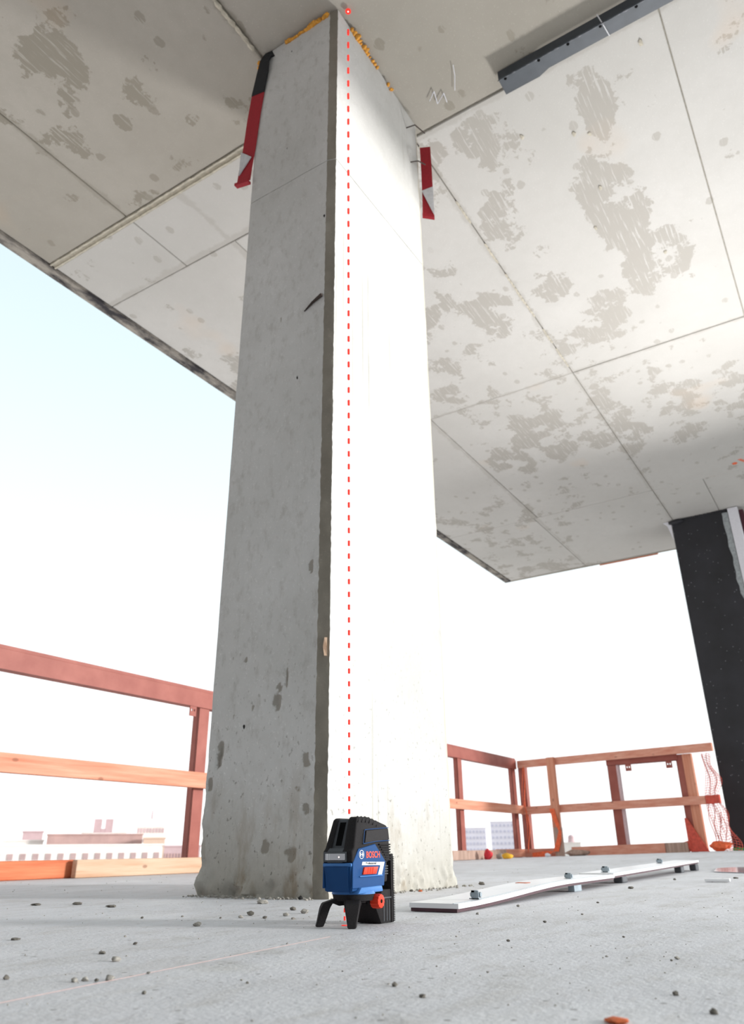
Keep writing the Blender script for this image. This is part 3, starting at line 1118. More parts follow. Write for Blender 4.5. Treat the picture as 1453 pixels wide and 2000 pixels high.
timber('toe_board', 'deep orange timber toe board on the deck edge at far left', M_plank_orange, (-1.4, FY + .0, .001), (2.99, FY + .04, .092), 'toe board')
timber('timber_beam', 'pale dirty timber beam lying on the deck just left of the big column', M_plank_pale, (2.93, FY - .065, .001), (6.3, FY - .025, .092), 'timber')
timber('timber_beam', 'greyish timber lying by the rail just right of the big column', M_grey_wood, (6.6, FY - .14, .016), (8.65, FY - .10, .105), 'timber')


def toeB(label, mat, t0, t1, n0, n1, h0, h1):
    bm = newbm()
    bbox(bm, t0, t1, n0, n1, fzB(t0) + .001, fzB(t0) + h0, fzB(t1) + .001, fzB(t1) + h1)
    c = B((t0 + t1) / 2, (n0 + n1) / 2, (fzB(t0) + fzB(t1)) / 2)
    for v in bm.verts:
        v.co -= c
    o = obj('toe_board', bm, mat)
    o.location = c
    return tag(o, label, 'toe board')


toeB('orange netted toe board between the two timber posts of the far rail', M_wood_y, .62, 1.74, .0, .04, .095, .10)
toeB('bare grey stretch of toe board left of the last timber post', M_grey_wood, 1.745, 1.99, .0, .04, .10, .10)
toeB('short orange toe board left of the weathered timber block at the corner', M_wood_y, -.16, .40, .0, .04, .09, .09)
timber('toe_board', 'orange toe board under the red steel rail near the corner', M_wood_x, (8.66, FY - .04, .02), (9.45, FY, .11), 'toe board')

# scraps by the corner
def scrap(name, label, mat, c, s, cat, seed=1, sub=2, amp=.6):
    bm = newbm()
    lump(bm, (0, 0, s[2] * .8), s, seed, sub, amp)
    o = obj(name, bm, mat, smooth='full')
    o.location = (c[0], c[1], FZ(c[0], c[1]))
    return tag(o, label, cat)


scrap('rag', 'crumpled red rag on the deck right of the big column', M_ragred, (7.9, 3.60), (.04, .05, .05), 'rag', 2)
scrap('yellow_scrap', 'crumpled yellow scrap beside the red rag', M_yellow, (7.95, 3.41), (.04, .06, .03), 'scrap', 4)
scrap('timber_offcut', 'brown timber offcut right of the weathered block', M_grey_wood, (9.1, 3.05), (.05, .14, .035), 'offcut', 5)
scrap('concrete_chunk', 'dirty concrete chunk between the red rag and yellow scrap', M_crumb, (8.05, 3.53), (.04, .05, .03), 'rubble', 9)
scrap('white_scrap', 'small white scrap at the foot of the corner toe board', M_white_paint, (8.7, 3.25), (.02, .03, .02), 'scrap', 6)

# ================================================================== white panels on the deck


def long_panel(label, spine, halfw, th=.010):
    """spine: list of (x, y, z of underside)"""
    c = Vector((spine[0][0], spine[0][1], 0))
    root = thing('cover_panel', label, 'panel', c)
    for nm, mat, za, zb, inset in (('panel_face', M_panel, .004, th + .004, 0), ('underside', M_panel_under, -.003, .004, .004)):
        bm = newbm()
        rings = []
        for x, y, z in spine:
            rings.append([(x, y - halfw + inset, z + za), (x, y + halfw - inset, z + za), (x, y + halfw - inset, z + zb), (x, y - halfw + inset, z + zb)])
        loft(bm, rings)
        obj(nm, bm, mat, root, world=True)
    bm = newbm()
    rings = []
    for x, y, z in spine:
        rings.append([(x, y - halfw + .012, z + th + .003), (x, y - halfw + .0135, z + th + .003), (x, y - halfw + .0135, z + th + .0046), (x, y - halfw + .012, z + th + .0046)])
    loft(bm, rings)
    obj('edge_seam', bm, M_galv, root, world=True)
    return root


def clip(bm, x, y, z, s=1.0):
    box(bm, (x - .010 * s, y - .012 * s, z), (x + .010 * s, y + .012 * s, z + .002))
    box(bm, (x - .010 * s, y - .012 * s, z), (x - .008 * s, y + .006 * s, z + .018 * s))
    box(bm, (x - .010 * s, y - .002 * s, z + .014 * s), (x + .008 * s, y + .006 * s, z + .018 * s))
    cyl(bm, (x + .001, y - .014 * s, z + .009 * s), (x + .001, y + .012 * s, z + .009 * s), .0055 * s, .0055 * s, 6)


def panel_spine(x0, y0, x1, y1, zf, n=14):
    return [(x0 + (x1 - x0) * i / n, y0 + (y1 - y0) * i / n, zf(i / n)) for i in range(n + 1)]


sp1 = panel_spine(1.655, .895, 3.06, .955, lambda t: .004 + .020 * sstep(t / .6) - .004 * t)
p1 = long_panel('nearer long white panel lying on the deck with a leaf on it', sp1, .062)
for x, y, z in ((1.79, .855, .0205), (2.62, .915, .034)):
    bm = newbm()
    clip(bm, x, y, z, 1.0)
    obj('clip', bm, M_galv, p1, world=True)
bm = newbm()
box(bm, (2.55, .875, .001), (2.62, .895, .018))
obj('foot_block', bm, M_galv, p1, world=True)
sp2 = panel_spine(3.075, .965, 4.95, 1.02, lambda t: .024 + .014 * t)
p2 = long_panel('farther long white panel propped on little feet beyond the first', sp2, .066)
for x, y, z in ((3.16, .955, .039), (4.35, 1.03, .048)):
    bm = newbm()
    clip(bm, x, y, z, 1.15)
    obj('clip', bm, M_galv, p2, world=True)
for x, y in ((3.2, .91), (4.45, .955), (4.85, .96)):
    bm = newbm()
    box(bm, (x, y - .006, .001), (x + .07, y + .03, .024 + .014 * (x - 3.07) / 1.88 - .003), .003)
    obj('foot_block', bm, M_galv_dark, p2, world=True)
# leaf
bm = newbm()
lf = [(-.022, 0), (-.012, .006), (.004, .007), (.02, .001), (.005, -.005), (-.012, -.005)]
prism(bm, lf, 0, .0016, 'z')
for v in bm.verts:
    v.co.z += abs(v.co.x) * .12 + abs(v.co.y) * .3
leaf = obj('dry_leaf', bm, M_leaf)
leaf.location = (2.12, .868, .0385)
leaf.rotation_euler = (0, 0, -.9)
tag(leaf, 'curled orange dry leaf on the nearer white panel', 'leaf')

# puddle
bm = newbm()
pts = []
for i in range(40):
    a = i / 40 * math.tau
    k = 1 + .25 * noise.noise(Vector((math.cos(a) * 1.2, math.sin(a) * 1.2, 4)))
    pts.append((5.05 + .60 * k * math.cos(a), .66 + .23 * k * math.sin(a)))
prism(bm, pts, -.0005, .002, 'z')
pud = obj('puddle', bm, M_water)
for v in pud.data.vertices:
    v.co.x -= 5.05
    v.co.y -= .66
    v.co.z += .0012
pud.location = (5.05, .66, FZ(5.5, .66))
tag(pud, 'shallow puddle of water on the deck beyond the white panels', 'puddle')

# ================================================================== debris on the deck
def crumb(name, label, x, y, s, mat, seed, flat=.55, cat='rubble', group=None, sub=2, el=1.0):
    bm = newbm()
    lump(bm, (0, 0, s * flat * .38), (s * .5 * el, s * .5, s * .5 * flat), seed, sub, .55)
    o = obj(name, bm, mat, smooth=50)
    o.location = (x, y, FZ(x, y))
    o.rotation_euler = (0, 0, seed * 1.3)
    return tag(o, label, cat, group)


big = [
    (1.728, 1.45, .030, M_crumb, 'flat pale concrete flake lying before the column foot', .35, 'concrete_flake'),
    (1.925 - .02, 1.46, .0118, M_coal, 'tiny black lump against the column foot', .9, 'black_lump'),
    (1.51, 1.144, .0172, M_crumb, 'brown crumb nearest the tripod foot on its left', .6, 'concrete_crumb'),
    (1.177, 1.145, .0136, M_crumb, 'single grey crumb between foreground and column, left of centre', .6, 'concrete_crumb'),
    (.767, .887, .012, M_crumb, 'pair-sized pale crumb left in the middle foreground', .55, 'concrete_crumb'),
    (.812, .967, .0115, M_crumb_dark, 'dark flat flake behind the pale middle foreground crumb', .3, 'concrete_flake'),
    (.606, .878, .0069, M_crumb_dark, 'dark crumb at the left edge of the picture', .7, 'concrete_crumb'),
    (.632, .793, .0073, M_crumb, 'first crumb of the row at lower left', .7, 'concrete_crumb'),
    (.642, .788, .0074, M_crumb, 'second crumb of the row at lower left, close to the first', .6, 'concrete_crumb'),
    (.646, .774, .0045, M_crumb_dark, 'smallest crumb in the row at lower left', .8, 'concrete_crumb'),
    (.658, .767, .0096, M_crumb, 'largest crumb at the right end of the lower left row', .65, 'concrete_crumb'),
    (.616, .665, .0041, M_crumb_dark, 'lone dark crumb below the lower left row', .9, 'concrete_crumb'),
    (.774, .468, .0058, M_crumb_dark, 'dark crumb in the foreground straight below the tool', .8, 'concrete_crumb'),
    (.859, .207, .0058, M_crumb_dark, 'dark crumb at lower right of the foreground', .7, 'concrete_crumb'),
    (.784, .16, .0069, M_crumb_dark, 'biggest dark crumb near the bottom right corner', .7, 'concrete_crumb'),
    (.71, .221, .0186, M_leaf, 'reddish flake cut off by the bottom edge', .25, 'brick_flake'),
    (2.902, 1.428 - .07, .0217, M_crumb_dark, 'dark crumb at the right foot of the big column', .6, 'concrete_crumb'),
    (2.799, .769, .017, M_crumb_dark, 'dark crumb under the joint of the two white panels', .5, 'concrete_crumb'),
    (3.545, .789, .0126, M_crumb_dark, 'dark crumb beside the farther white panel', .6, 'concrete_crumb'),
    (3.769, .591, .0216, M_crumb_dark, 'dark crumb at the right edge near the puddle', .35, 'concrete_crumb'),
    (2.40, 1.345, .0125, M_leaf, 'orange crumb before the bright column face', .5, 'orange_crumb'),
    (2.394, 1.375, .0119, M_crumb_dark, 'dark crumb close to the orange crumb at the column', .6, 'concrete_crumb'),
    (1.494, 1.904, .0248, M_crumb_dark, 'flat dark clod in the shadow, middle of three', .3, 'mud_clod'),
    (1.464, 1.732, .0229, M_crumb_dark, 'flat dark clod in the shadow, nearest the column', .3, 'mud_clod'),
    (1.429, 1.99, .0239, M_crumb_dark, 'flat dark clod in the shadow, farthest left', .25, 'mud_clod'),
    (1.642, .782, .0077, M_crumb, 'small crumb before the near corner of the white panel', .6, 'concrete_crumb'),
    (.866, 1.247, .0151, M_crumb_dark, 'flat dark flake at the left edge of the sunlit floor', .25, 'concrete_flake'),
]
for k, (x, y, s, mt, lb, fl_, nm) in enumerate(big):
    crumb(nm, lb, x, y, s, mt, k + 1, fl_)
small = [(.713, .765, .0054), (.911, 1.014, .0078), (.981, 1.117, .0051), (1.572, 1.226, .0169), (1.437, 1.138, .0155), (1.415, 1.219, .0179), (1.354, 1.194, .0108),
         (1.366, 1.138, .0117), (1.372, 1.068, .0094), (1.326, 1.225, .0064), (1.32, 1.329, .0066), (1.254, 1.382, .0076), (.728, .636, .0034), (.715, .616, .0044), (1.023, .807, .0039),
         (.833, .574, .0024), (.57, .484, .0026), (.734, .413, .0064), (.904, .422, .0041), (1.202, .524, .0062), (1.098, .344, .004), (1.097, .263, .0038), (1.115, .26, .0077),
         (1.333, .387, .0048), (1.887, .79, .0099), (1.521, .586, .0077), (1.719, .579, .0064), (2.08, .657, .0077), (1.225, .623, .0041)]
for k, (x, y, s) in enumerate(small):
    left_ = y > .72 * x
    crumb('concrete_crumb', 'small grey concrete crumb scattered on the floor left of the tool' if left_ else 'small grey concrete crumb scattered on the floor right of the tool', x, y, s,
          (M_crumb, M_crumb_dark)[k % 2], k + 50, .55, group='small crumbs on the left floor' if left_ else 'small crumbs on the right floor', sub=1)
bm = newbm()
box(bm, (-.02, -.045, .002), (.02, .045, .012), .002)
tl = obj('tile_offcut', bm, M_panel)
tl.location = (3.395, .598, FZ(3.395, .598))
tl.rotation_euler = (0, 0, .1)
tag(tl, 'small white panel offcut lying near the puddle', 'offcut')
# uncountable grit
bm = newbm()
for k in range(520):
    r_ = .45 + 5.2 * rng.random() ** 1.7
    a = R(rng.uniform(2, 66))
    x, y = r_ * math.cos(a), r_ * math.sin(a)
    if 1.85 < x < 2.85 and 1.3 < y < 1.95 or (x > 1.6 and .8 < y < 1.1) or (x > 4.4 and y < 1.2) or y > 3.7:
        continue
    s = rng.uniform(.0005, .0014) * (.7 + .45 * r_)
    vs = bmesh.ops.create_icosphere(bm, subdivisions=1, radius=1)['verts'] if False else bmesh.ops.create_cone(bm, cap_ends=True, segments=5, radius1=1, radius2=.5, depth=1)['verts']
    rot = rng.random() * 6
    for v in vs:
        x_, y_ = v.co.x * s * rng.uniform(.8, 1.2), v.co.y * s * .8
        v.co = Vector((x + x_ * math.cos(rot) - y_ * math.sin(rot), y + x_ * math.sin(rot) + y_ * math.cos(rot), FZ(x, y) + .0005 + (v.co.z + .5) * s * .7))
gr_ = obj('floor_grit', bm, M_crumb)
gr_['kind'] = 'stuff'
tag(gr_, 'fine grey grit scattered over the concrete floor', 'grit')
# mortar crumbs piled along the foot of the column
bm = newbm()
for k in range(160):
    if k % 2:
        x, y = rng.uniform(1.93, 2.85), 1.385 - abs(rng.gauss(0, .03))
    else:
        x, y = 1.915 - abs(rng.gauss(0, .022)), rng.uniform(1.4, 1.9)
    s = rng.uniform(.002, .007)
    lump(bm, (x, y, s * .4), (s, s, s * .7), k, 1)
gc = obj('mortar_rubble', bm, M_crumb)
gc['kind'] = 'stuff'
tag(gc, 'fine mortar rubble along the foot of the big column', 'rubble')
# faint red laser line, its light painted as a thin coloured ribbon
bm = newbm()
cl = [Vector((.35, .733, .0006)), Vector((.514, .748, .0006)), Vector((.80, .776, .0006)), Vector((1.135, .806, .0006))]
ribbon(bm, cl, (0, .0003, 0), .0005)
g = N('painted_laser_red')
M_laser_line = g.out(srgb('#c4aaa6'), .9)
ck = obj('laser_line_strip', bm, M_laser_line)
tag(ck, 'faint red laser line across the foreground floor', 'laser line')

# ================================================================== laser level
TX, TY = 1.311, .879
tool = thing('laser_level', 'blue and black laser level on a small black tripod mount on the floor', 'laser level', (TX, TY, 0), -math.pi / 2)
# local frame: x = to the viewer's right, y = away from the viewer, z = up


def V(zx):
    return ((590 + zx / 6.317) - 689 - 27.65) / 570


def Z(zy):
    return (1808.4 - (1570 + zy / 6.317)) / 1135


WH = .0325
# blue housing
bm = newbm()
prism(bm, [(-.0505, .0585), (.050, .064), (.057, .100), (.060, .109), (-.0515, .109)], -WH + .001, WH - .001, 'x', .003, 2)
housing = obj('housing', bm, M_blue, tool, smooth=30)
# lower front: lip, sloped facet
bm = newbm()
box(bm, (-WH, -.0565, .100), (WH, -.049, .1065), .0025, 2)
obj('front_lip', bm, M_blue_pale, housing, smooth=30)
bm = newbm()
hexa(bm, [(-.027, -.050, .058), (.0285, -.050, .058), (.0285, -.044, .058), (-.027, -.044, .058), (-.030, -.0555, .101), (.0315, -.0555, .101), (.0315, -.044, .101), (-.030, -.044, .101)])
bmesh.ops.bevel(bm, geom=bm.edges[:], offset=.0012, segments=1, affect='EDGES')
obj('front_panel', bm, M_blue, housing, smooth=30)
bm = newbm()
hexa(bm, [(-.012, -.0515, .059), (.024, -.0515, .059), (.024, -.048, .059), (-.012, -.048, .059), (-.026, -.0572, .100), (.026, -.0572, .100), (.026, -.048, .100), (-.026, -.048, .100)])
obj('front_facet', bm, M_blue, housing)
# blue gable plate on the viewer's side (and its twin on the other side)
gable = [(-.0535, .064), (V(1000), .0655), (V(1025), Z(735)), (V(890), Z(512)), (V(680), Z(572)), (V(610), Z(745))]
for sx in (1, -1):
    bm = newbm()
    prism(bm, gable, sx * (WH - .002), sx * (WH + .0016), 'x', .0008, 1)
    obj('side_plate', bm, M_blue, tool)
# black rubber cover: two lobes and a recessed middle
def sil(dy, dz):
    return [(-.0545 + dy, .107), (-.0545 + dy, .1262), (-.0475 + dy, .1318), (-.030 + dy, .182), (-.024 + dy, .1868 + dz), (.012, .1868 + dz), (.047, .1795 + dz), (.074, .1735 + dz), (.0805, .168), (.0805, .110), (.066, .1035), (.05, .107)]


def taper(vs, k=.22):
    for v in vs:
        t = max(0, (v.co.z - .132) / .055)
        v.co.x *= 1 - k * t * t
def lobe(bm, x0, x1, dy, dz, bev):
    prism(bm, sil(dy, dz), x0, x1, 'x', bev, 3)


bm = newbm()
lobe(bm, -.0335, -.0205, 0, -.002, .003)
lobe(bm, .0085, .0335, 0, 0, .0035)
taper(bm.verts)
cover = obj('rubber_cover', bm, M_rubber, tool, smooth=35)
bm = newbm()
lobe(bm, -.0215, .0100, .005, -.0035, .0012)
# keep the chin closed flush with the lobes
prism(bm, [(-.0545, .107), (-.0545, .1262), (-.0475, .1318), (-.03, .1318), (-.03, .107)], -.0225, .0115, 'x')
obj('slot_frame', bm, M_rubber_grey, tool, smooth=30)
# slot: black glass lying on the slanted recessed face
def slant(z, off):
    # y of the recessed slanted face at height z
    return -.0475 + .005 + (.0175) * (z - .1318) / (.182 - .1318) - off


bm = newbm()
hexa(bm, [(-.0130, slant(.136, .0008), .136), (.0000, slant(.136, .0008), .136), (.0000, slant(.136, -.002), .136), (-.0130, slant(.136, -.002), .136),
          (-.0120, slant(.177, .0008), .177), (.0010, slant(.177, .0008), .177), (.0010, slant(.177, -.002), .177), (-.0120, slant(.177, -.002), .177)])
obj('laser_slot', bm, M_slot, tool, label='black vertical slot window')
# horizontal window
bm = newbm()
box(bm, (-.0305, -.0570, .1085), (.0215, -.0530, .1255), .001)
bez = obj('window_bezel', bm, M_rubber_grey, tool)
bm = newbm()
box(bm, (-.0258, -.0578, .1115), (.0190, -.0560, .1225), .0005)
obj('window_glass', bm, M_glass, bez)
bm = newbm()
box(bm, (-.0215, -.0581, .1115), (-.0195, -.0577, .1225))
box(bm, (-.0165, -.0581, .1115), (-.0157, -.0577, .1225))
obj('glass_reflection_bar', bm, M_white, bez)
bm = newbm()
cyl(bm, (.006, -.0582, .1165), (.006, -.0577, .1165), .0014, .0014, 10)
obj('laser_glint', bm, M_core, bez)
# ribs across the shoulder
for i in range(6):
    y = V(700 + i * 47) + .006
    bm = newbm()
    zt = .1868 - max(0, (y - .012)) * .21
    pr = [(.0285, zt - .010), (.0262, zt - .0035), (.020, zt + .0002), (.020, zt + .0014), (.0275, zt - .0028), (.0300, zt - .010)]
    rings = [[(a, y + (zt - b) * -.9 + .002, b) for a, b in pr], [(a, y + .004 + (zt - b) * -.9 + .002, b) for a, b in pr]]
    loft(bm, rings)
    obj('grip_rib', bm, M_rubber, cover)
# rear ribs
for i in range(7):
    z = .1385 - i * .0046
    bm = newbm()
    ya = V(930 + min(i, 5) * 16)
    box(bm, (.0305, ya + .004, z - .0022), (.0345, .0815, z + .0006), .0008)
    obj('grip_rib', bm, M_rubber, cover)
# blue outline of the side inlay
outl = [(V(770), .1635), (V(850), .1650), (V(1085), .1685), (V(1085), .1450), (V(900), .1432), (V(740), .1390)]
def side_x(z):
    t = max(0, (z - .132) / .055)
    return .0335 * (1 - .22 * t * t)
bm = newbm()
for a, b in zip(outl, outl[1:] + outl[:1]):
    if a[0] == b[0]:
        continue
    pa, pb = Vector((side_x(a[1]) + .0004, a[0], a[1])), Vector((side_x(b[1]) + .0004, b[0], b[1]))
    cyl(bm, pa, pb, .0007, .0007, 6)
obj('blue_piping', bm, M_blue, cover)
bm = newbm()
q0 = [(V(790), .1615), (V(1080), .1665), (V(1080), .1468), (V(762), .1410)]
hexa(bm, [(side_x(z) - .003, y, z) for y, z in q0] + [(side_x(z) + .0006, y, z) for y, z in q0])
obj('side_inlay', bm, M_inlay, cover)


def text(body, size, name, mat, parent, y0, z0, x, width=None, bold=0.0, ext=.0003, shear=0.0):
    cu = bpy.data.curves.new(name, 'FONT')
    cu.body = body
    cu.size = size
    cu.extrude = ext
    cu.offset = bold
    cu.shear = shear
    to = bpy.data.objects.new('tmp_text', cu)
    COL.objects.link(to)
    bpy.context.view_layer.update()
    me = bpy.data.meshes.new_from_object(to.evaluated_get(bpy.context.evaluated_depsgraph_get()))
    bpy.data.objects.remove(to)
    xs = [v.co.x for v in me.vertices]
    k = 1.0
    if width:
        k = width / (max(xs) - min(xs))
    mn = min(xs)
    for v in me.vertices:
        c = v.co.copy()
        v.co = Vector((x + c.z, y0 + (c.x - mn) * k, z0 + c.y))
    me.name = name
    me.materials.clear()
    me.materials.append(mat)
    o = bpy.data.objects.new(name, me)
    COL.objects.link(o)
    o.parent = parent
    return o


XS = WH + .0018
text('BOSCH', .0155, 'brand_lettering', M_red_print, tool, V(772), .1148, XS, V(945) - V(772), .0004)
# ring emblem
bm = newbm()
cy_, cz_ = V(713), .1205


def annulus(bm, cy, cz, r0, r1, x, seg=40, a0=0, a1=math.tau, th=.0003, sq=1.0):
    rings = []
    n = seg
    for i in range(n + 1):
        a = a0 + (a1 - a0) * i / n
        c_, s_ = math.cos(a), math.sin(a)
        rings.append([(x, cy + r0 * c_ * sq, cz + r0 * s_), (x, cy + r1 * c_ * sq, cz + r1 * s_), (x + th, cy + r1 * c_ * sq, cz + r1 * s_), (x + th, cy + r0 * c_ * sq, cz + r0 * s_)])
    loft(bm, rings)


annulus(bm, cy_, cz_, .0066, .0075, XS, sq=1.12)
annulus(bm, cy_, cz_, .0038, .0050, XS, 14, R(-52), R(52), sq=1.12)
annulus(bm, cy_, cz_, .0038, .0050, XS, 14, R(128), R(232), sq=1.12)
box(bm, (XS, cy_ - .0040, cz_ - .0006), (XS + .0003, cy_ + .0040, cz_ + .0006))
box(bm, (XS, cy_ - .0034, cz_ - .0040), (XS + .0003, cy_ - .0024, cz_ + .0040))
box(bm, (XS, cy_ + .0024, cz_ - .0040), (XS + .0003, cy_ + .0034, cz_ + .0040))
obj('ring_emblem', bm, M_white, tool, label='white ring emblem')
# white band and text, switch
bm = newbm()
prism(bm, [(V(716), Z(772)), (V(724), Z(731)), (V(1006), Z(742)), (V(968), Z(898)), (V(918), Z(898)), (V(950), Z(785)), (V(940), Z(779))], XS - .0002, XS + .0002, 'x')
obj('white_band', bm, M_white, tool)
text('Professional', .0056, 'grade_lettering', M_black_print, tool, V(765), .1033, XS + .0003, V(895) - V(765), .00012, .0002)
bm = newbm()
prism(bm, [(V(718), Z(885)), (V(738), Z(797)), (V(910), Z(797)), (V(884), Z(885))], XS - .002, XS + .0030, 'x', .0008, 2)
obj('slide_switch', bm, M_redplast, tool, smooth=30)
bm = newbm()
for k in range(3):
    y = V(770 + 30 * k)
    prism(bm, [(y, Z(880)), (y + .003, Z(803)), (y + .0042, Z(803)), (y + .0012, Z(880))], XS + .0028, XS + .0036, 'x')
obj('switch_ridge', bm, M_redplast, tool)
bm = newbm()
prism(bm, [(V(684), Z(914)), (V(684), Z(902)), (V(970), Z(896)), (V(970), Z(912))], XS - .003, XS + .0022, 'x', .0005)
obj('switch_ledge', bm, M_blue_pale, tool)
# pale blue turntable
bm = newbm()
cyl(bm, (0, 0, .0535), (0, 0, .0585), .041, .040, 48)
obj('turntable', bm, M_blue_pale, tool, smooth=30)
bm = newbm()
prism(bm, [(V(650), .0545), (V(690), .0655), (V(950), .0665), (V(965), .056)], .016, WH + .006, 'x', .0025, 2)
obj('turntable_grip', bm, M_blue_pale, tool, smooth=30)
# battery at the back
bm = newbm()
box(bm, (-.0305, .050, .071), (.0305, .0745, .112), .004, 2)
bat = obj('battery', bm, M_rubber, tool, smooth=30)
for k in range(4):
    bm = newbm()
    box(bm, (.0295, .0585, .098 - k * .0045), (.0318, .0750, .1003 - k * .0045), .0006)
    obj('battery_rib', bm, M_rubber_grey, bat)
# tripod mount
bm = newbm()
cyl(bm, (0, 0, .0425), (0, 0, .0535), .037, .040, 48)
cyl(bm, (0, 0, .0385), (0, 0, .0425), .024, .026, 48)
mount = obj('mount_disc', bm, M_rubber, tool, smooth=30)
for fx, fy, wd in ((.030, -.050, .0085), (-.046, -.045, .0085), (-.006, .062, .008)):
    d = Vector((fx, fy, 0)).normalized()
    s = Vector((-d.y, d.x, 0))
    L = math.hypot(fx, fy)
    rings = []
    for r_, z, hw, th in ((.018, .0410, .0165, .011), (.030, .0408, .0165, .013), (L * .78, .0390, .0160, .0155), (L * .85, .031, .0145, .0150), (L * .91, .018, .0115, .0140), (L * .955, .008, .0096, .0130), (L, .0006, .0084, .0120)):
        bend = 0 if r_ < .032 else (.5 if z > .04 else 1)
        tdir = Vector((d.x * bend * .95, d.y * bend * .95, (1 - bend))) if bend != .5 else Vector((d.x * .7, d.y * .7, .7))
        c_ = Vector((d.x * r_, d.y * r_, z))
        if bend == 0:
            a_ = Vector((0, 0, th / 2))
        elif bend == .5:
            a_ = (d * .7 + Vector((0, 0, .7))) * (th / 2)
        else:
            a_ = d * (th / 2) * 1.1
        rings.append([c_ - s * hw - a_, c_ + s * hw - a_, c_ + s * hw * .82 + a_, c_ - s * hw * .82 + a_])
    bm = newbm()
    loft(bm, rings)
    bmesh.ops.bevel(bm, geom=bm.edges[:], offset=.0009, segments=2, affect='EDGES')
    obj('leg', bm, M_rubber, mount, smooth=40)
# wall bracket behind
bm = newbm()
box(bm, (-.030, .088, .0006), (.030, .098, .121), .0015, 2)
br = obj('bracket_plate', bm, M_rubber, tool, smooth=30)
bm = newbm()
prism(bm, [(.028, .050), (.028, .036), (.052, .0008), (.0885, .0008), (.0885, .058), (.06, .058), (.05, .050)], -.028, .0285, 'x', .0015, 2)
blk = obj('bracket_base', bm, M_rubber, tool, smooth=30)
for y in (.060, .071, .080):
    bm = newbm()
    box(bm, (.0280, y, .004), (.0296, y + .0022, .040), .0004)
    obj('base_rib', bm, M_rubber_grey, blk)
bm = newbm()
box(bm, (.028, .050, .0425), (.0300, .088, .045), .0005)
obj('base_rib', bm, M_rubber_grey, blk)
bm = newbm()
for k in range(38):
    z = .003 + k * .0030
    box(bm, (.0296, .0945, z), (.0318, .0985, z + .0015))
obj('rack_teeth', bm, M_rubber, br)
# red knob with a black centre
bm = newbm()
kc = (.036, .024, .0405)
n_ = 48
rings = []
for x_, r_ in ((.028, .0095), (.029, .0118), (.043, .0122), (.0465, .0112), (.0470, .0090)):
    rr = []
    for i in range(n_):
        a = i / n_ * math.tau
        k_ = 1 + (.035 * (1 if (i // 2) % 2 else -1) if .028 < x_ < .0468 else 0)
        rr.append((x_, kc[1] + r_ * k_ * math.cos(a), kc[2] + r_ * k_ * math.sin(a)))
    rings.append(rr)
loft(bm, rings)
knob = obj('clamp_knob', bm, M_redplast, tool, smooth=25)
bm = newbm()
cyl(bm, (.0465, kc[1], kc[2]), (.0474, kc[1], kc[2]), .0034, .0034, 20)
obj('knob_bore', bm, M_slot, knob)
bm = newbm()
cyl(bm, (.018, kc[1], kc[2]), (.029, kc[1], kc[2]), .006, .006, 16)
obj('knob_shaft', bm, M_rubber, knob)

# ================================================================== laser beam, marked as dashes
beam = thing('laser_beam', 'dashed red plumb beam from the laser level up to the ceiling', 'laser beam', (TX - .012, TY + .004, .186))
b0 = Vector((TX - .0, TY + .010, .1872))
b1 = Vector((1.976, 1.357, CZ - .004))


def pix(P_):
    q = Vector(P_) - Vector((0, 0, .13))
    zc = q.dot(fwd)
    return q.dot(down) / zc * F_PX + 1000, zc


def dash(p, q, r):
    bm = newbm()
    cyl(bm, p, q, r, r, 8)
    return obj('dash', bm, M_laser, beam, world=True)


# dash pitch grows along the beam so that the marks stay evenly readable from the tool to the slab
y0_, y1_ = pix(b0)[0], 47.0
yy = y0_ - 11
def at_y(yv):
    lo, hi = 0.0, 1.0
    for _ in range(40):
        mid = (lo + hi) / 2
        if pix(b0.lerp(b1, mid))[0] > yv:
            lo = mid
        else:
            hi = mid
    return b0.lerp(b1, lo)


while yy > y1_:
    a_, b_ = at_y(yy + 4.3), at_y(yy - 4.3)
    dash(a_, b_, 2.2 * pix(a_)[1] / F_PX)
    yy -= 24.95
bm = newbm()
d_ = Vector((0, 0, -1))
rings = []
for i in range(33):
    a = i / 32 * math.tau
    rings.append([(b1.x + r_ * math.cos(a), b1.y + r_ * math.sin(a), z) for r_, z in ((.004, CZ - .003), (.014, CZ - .003), (.014, CZ - .008), (.004, CZ - .008))])
loft(bm, rings)
obj('beam_spot', bm, M_laser, beam, world=True, label='red ring where the beam meets the ceiling')
bm = newbm()
cyl(bm, (b1.x, b1.y, CZ - .003), (b1.x, b1.y, CZ - .0075), .004, .004, 16)
obj('beam_core', bm, M_core, beam, world=True)
lb = thing('laser_beam', 'short red downward beam between the tripod legs ending in a floor spot', 'laser beam', (TX - .005, TY + .014, 0))
for z_ in (.012, .0255):
    bm = newbm()
    cyl(bm, (TX - .005, TY + .0165, z_ - .0035), (TX - .005, TY + .0165, z_ + .0035), .0018, .0018, 8)
    obj('dash', bm, M_laser, lb, world=True)
bm = newbm()
cyl(bm, (TX - .005, TY + .0165, .0004), (TX - .005, TY + .0165, .0012), .006, .006, 20)
obj('beam_spot', bm, M_laser, lb, world=True)

# ================================================================== city beyond the deck
GZ = -26.0
bm = newbm()
box(bm, (20, -700, GZ - 1), (1500, 1100, GZ))
gd = struct(obj('ground', bm, M_ground))


def polar(az, d):
    return Vector((math.cos(R(az)) * d, math.sin(R(az)) * d, 0))


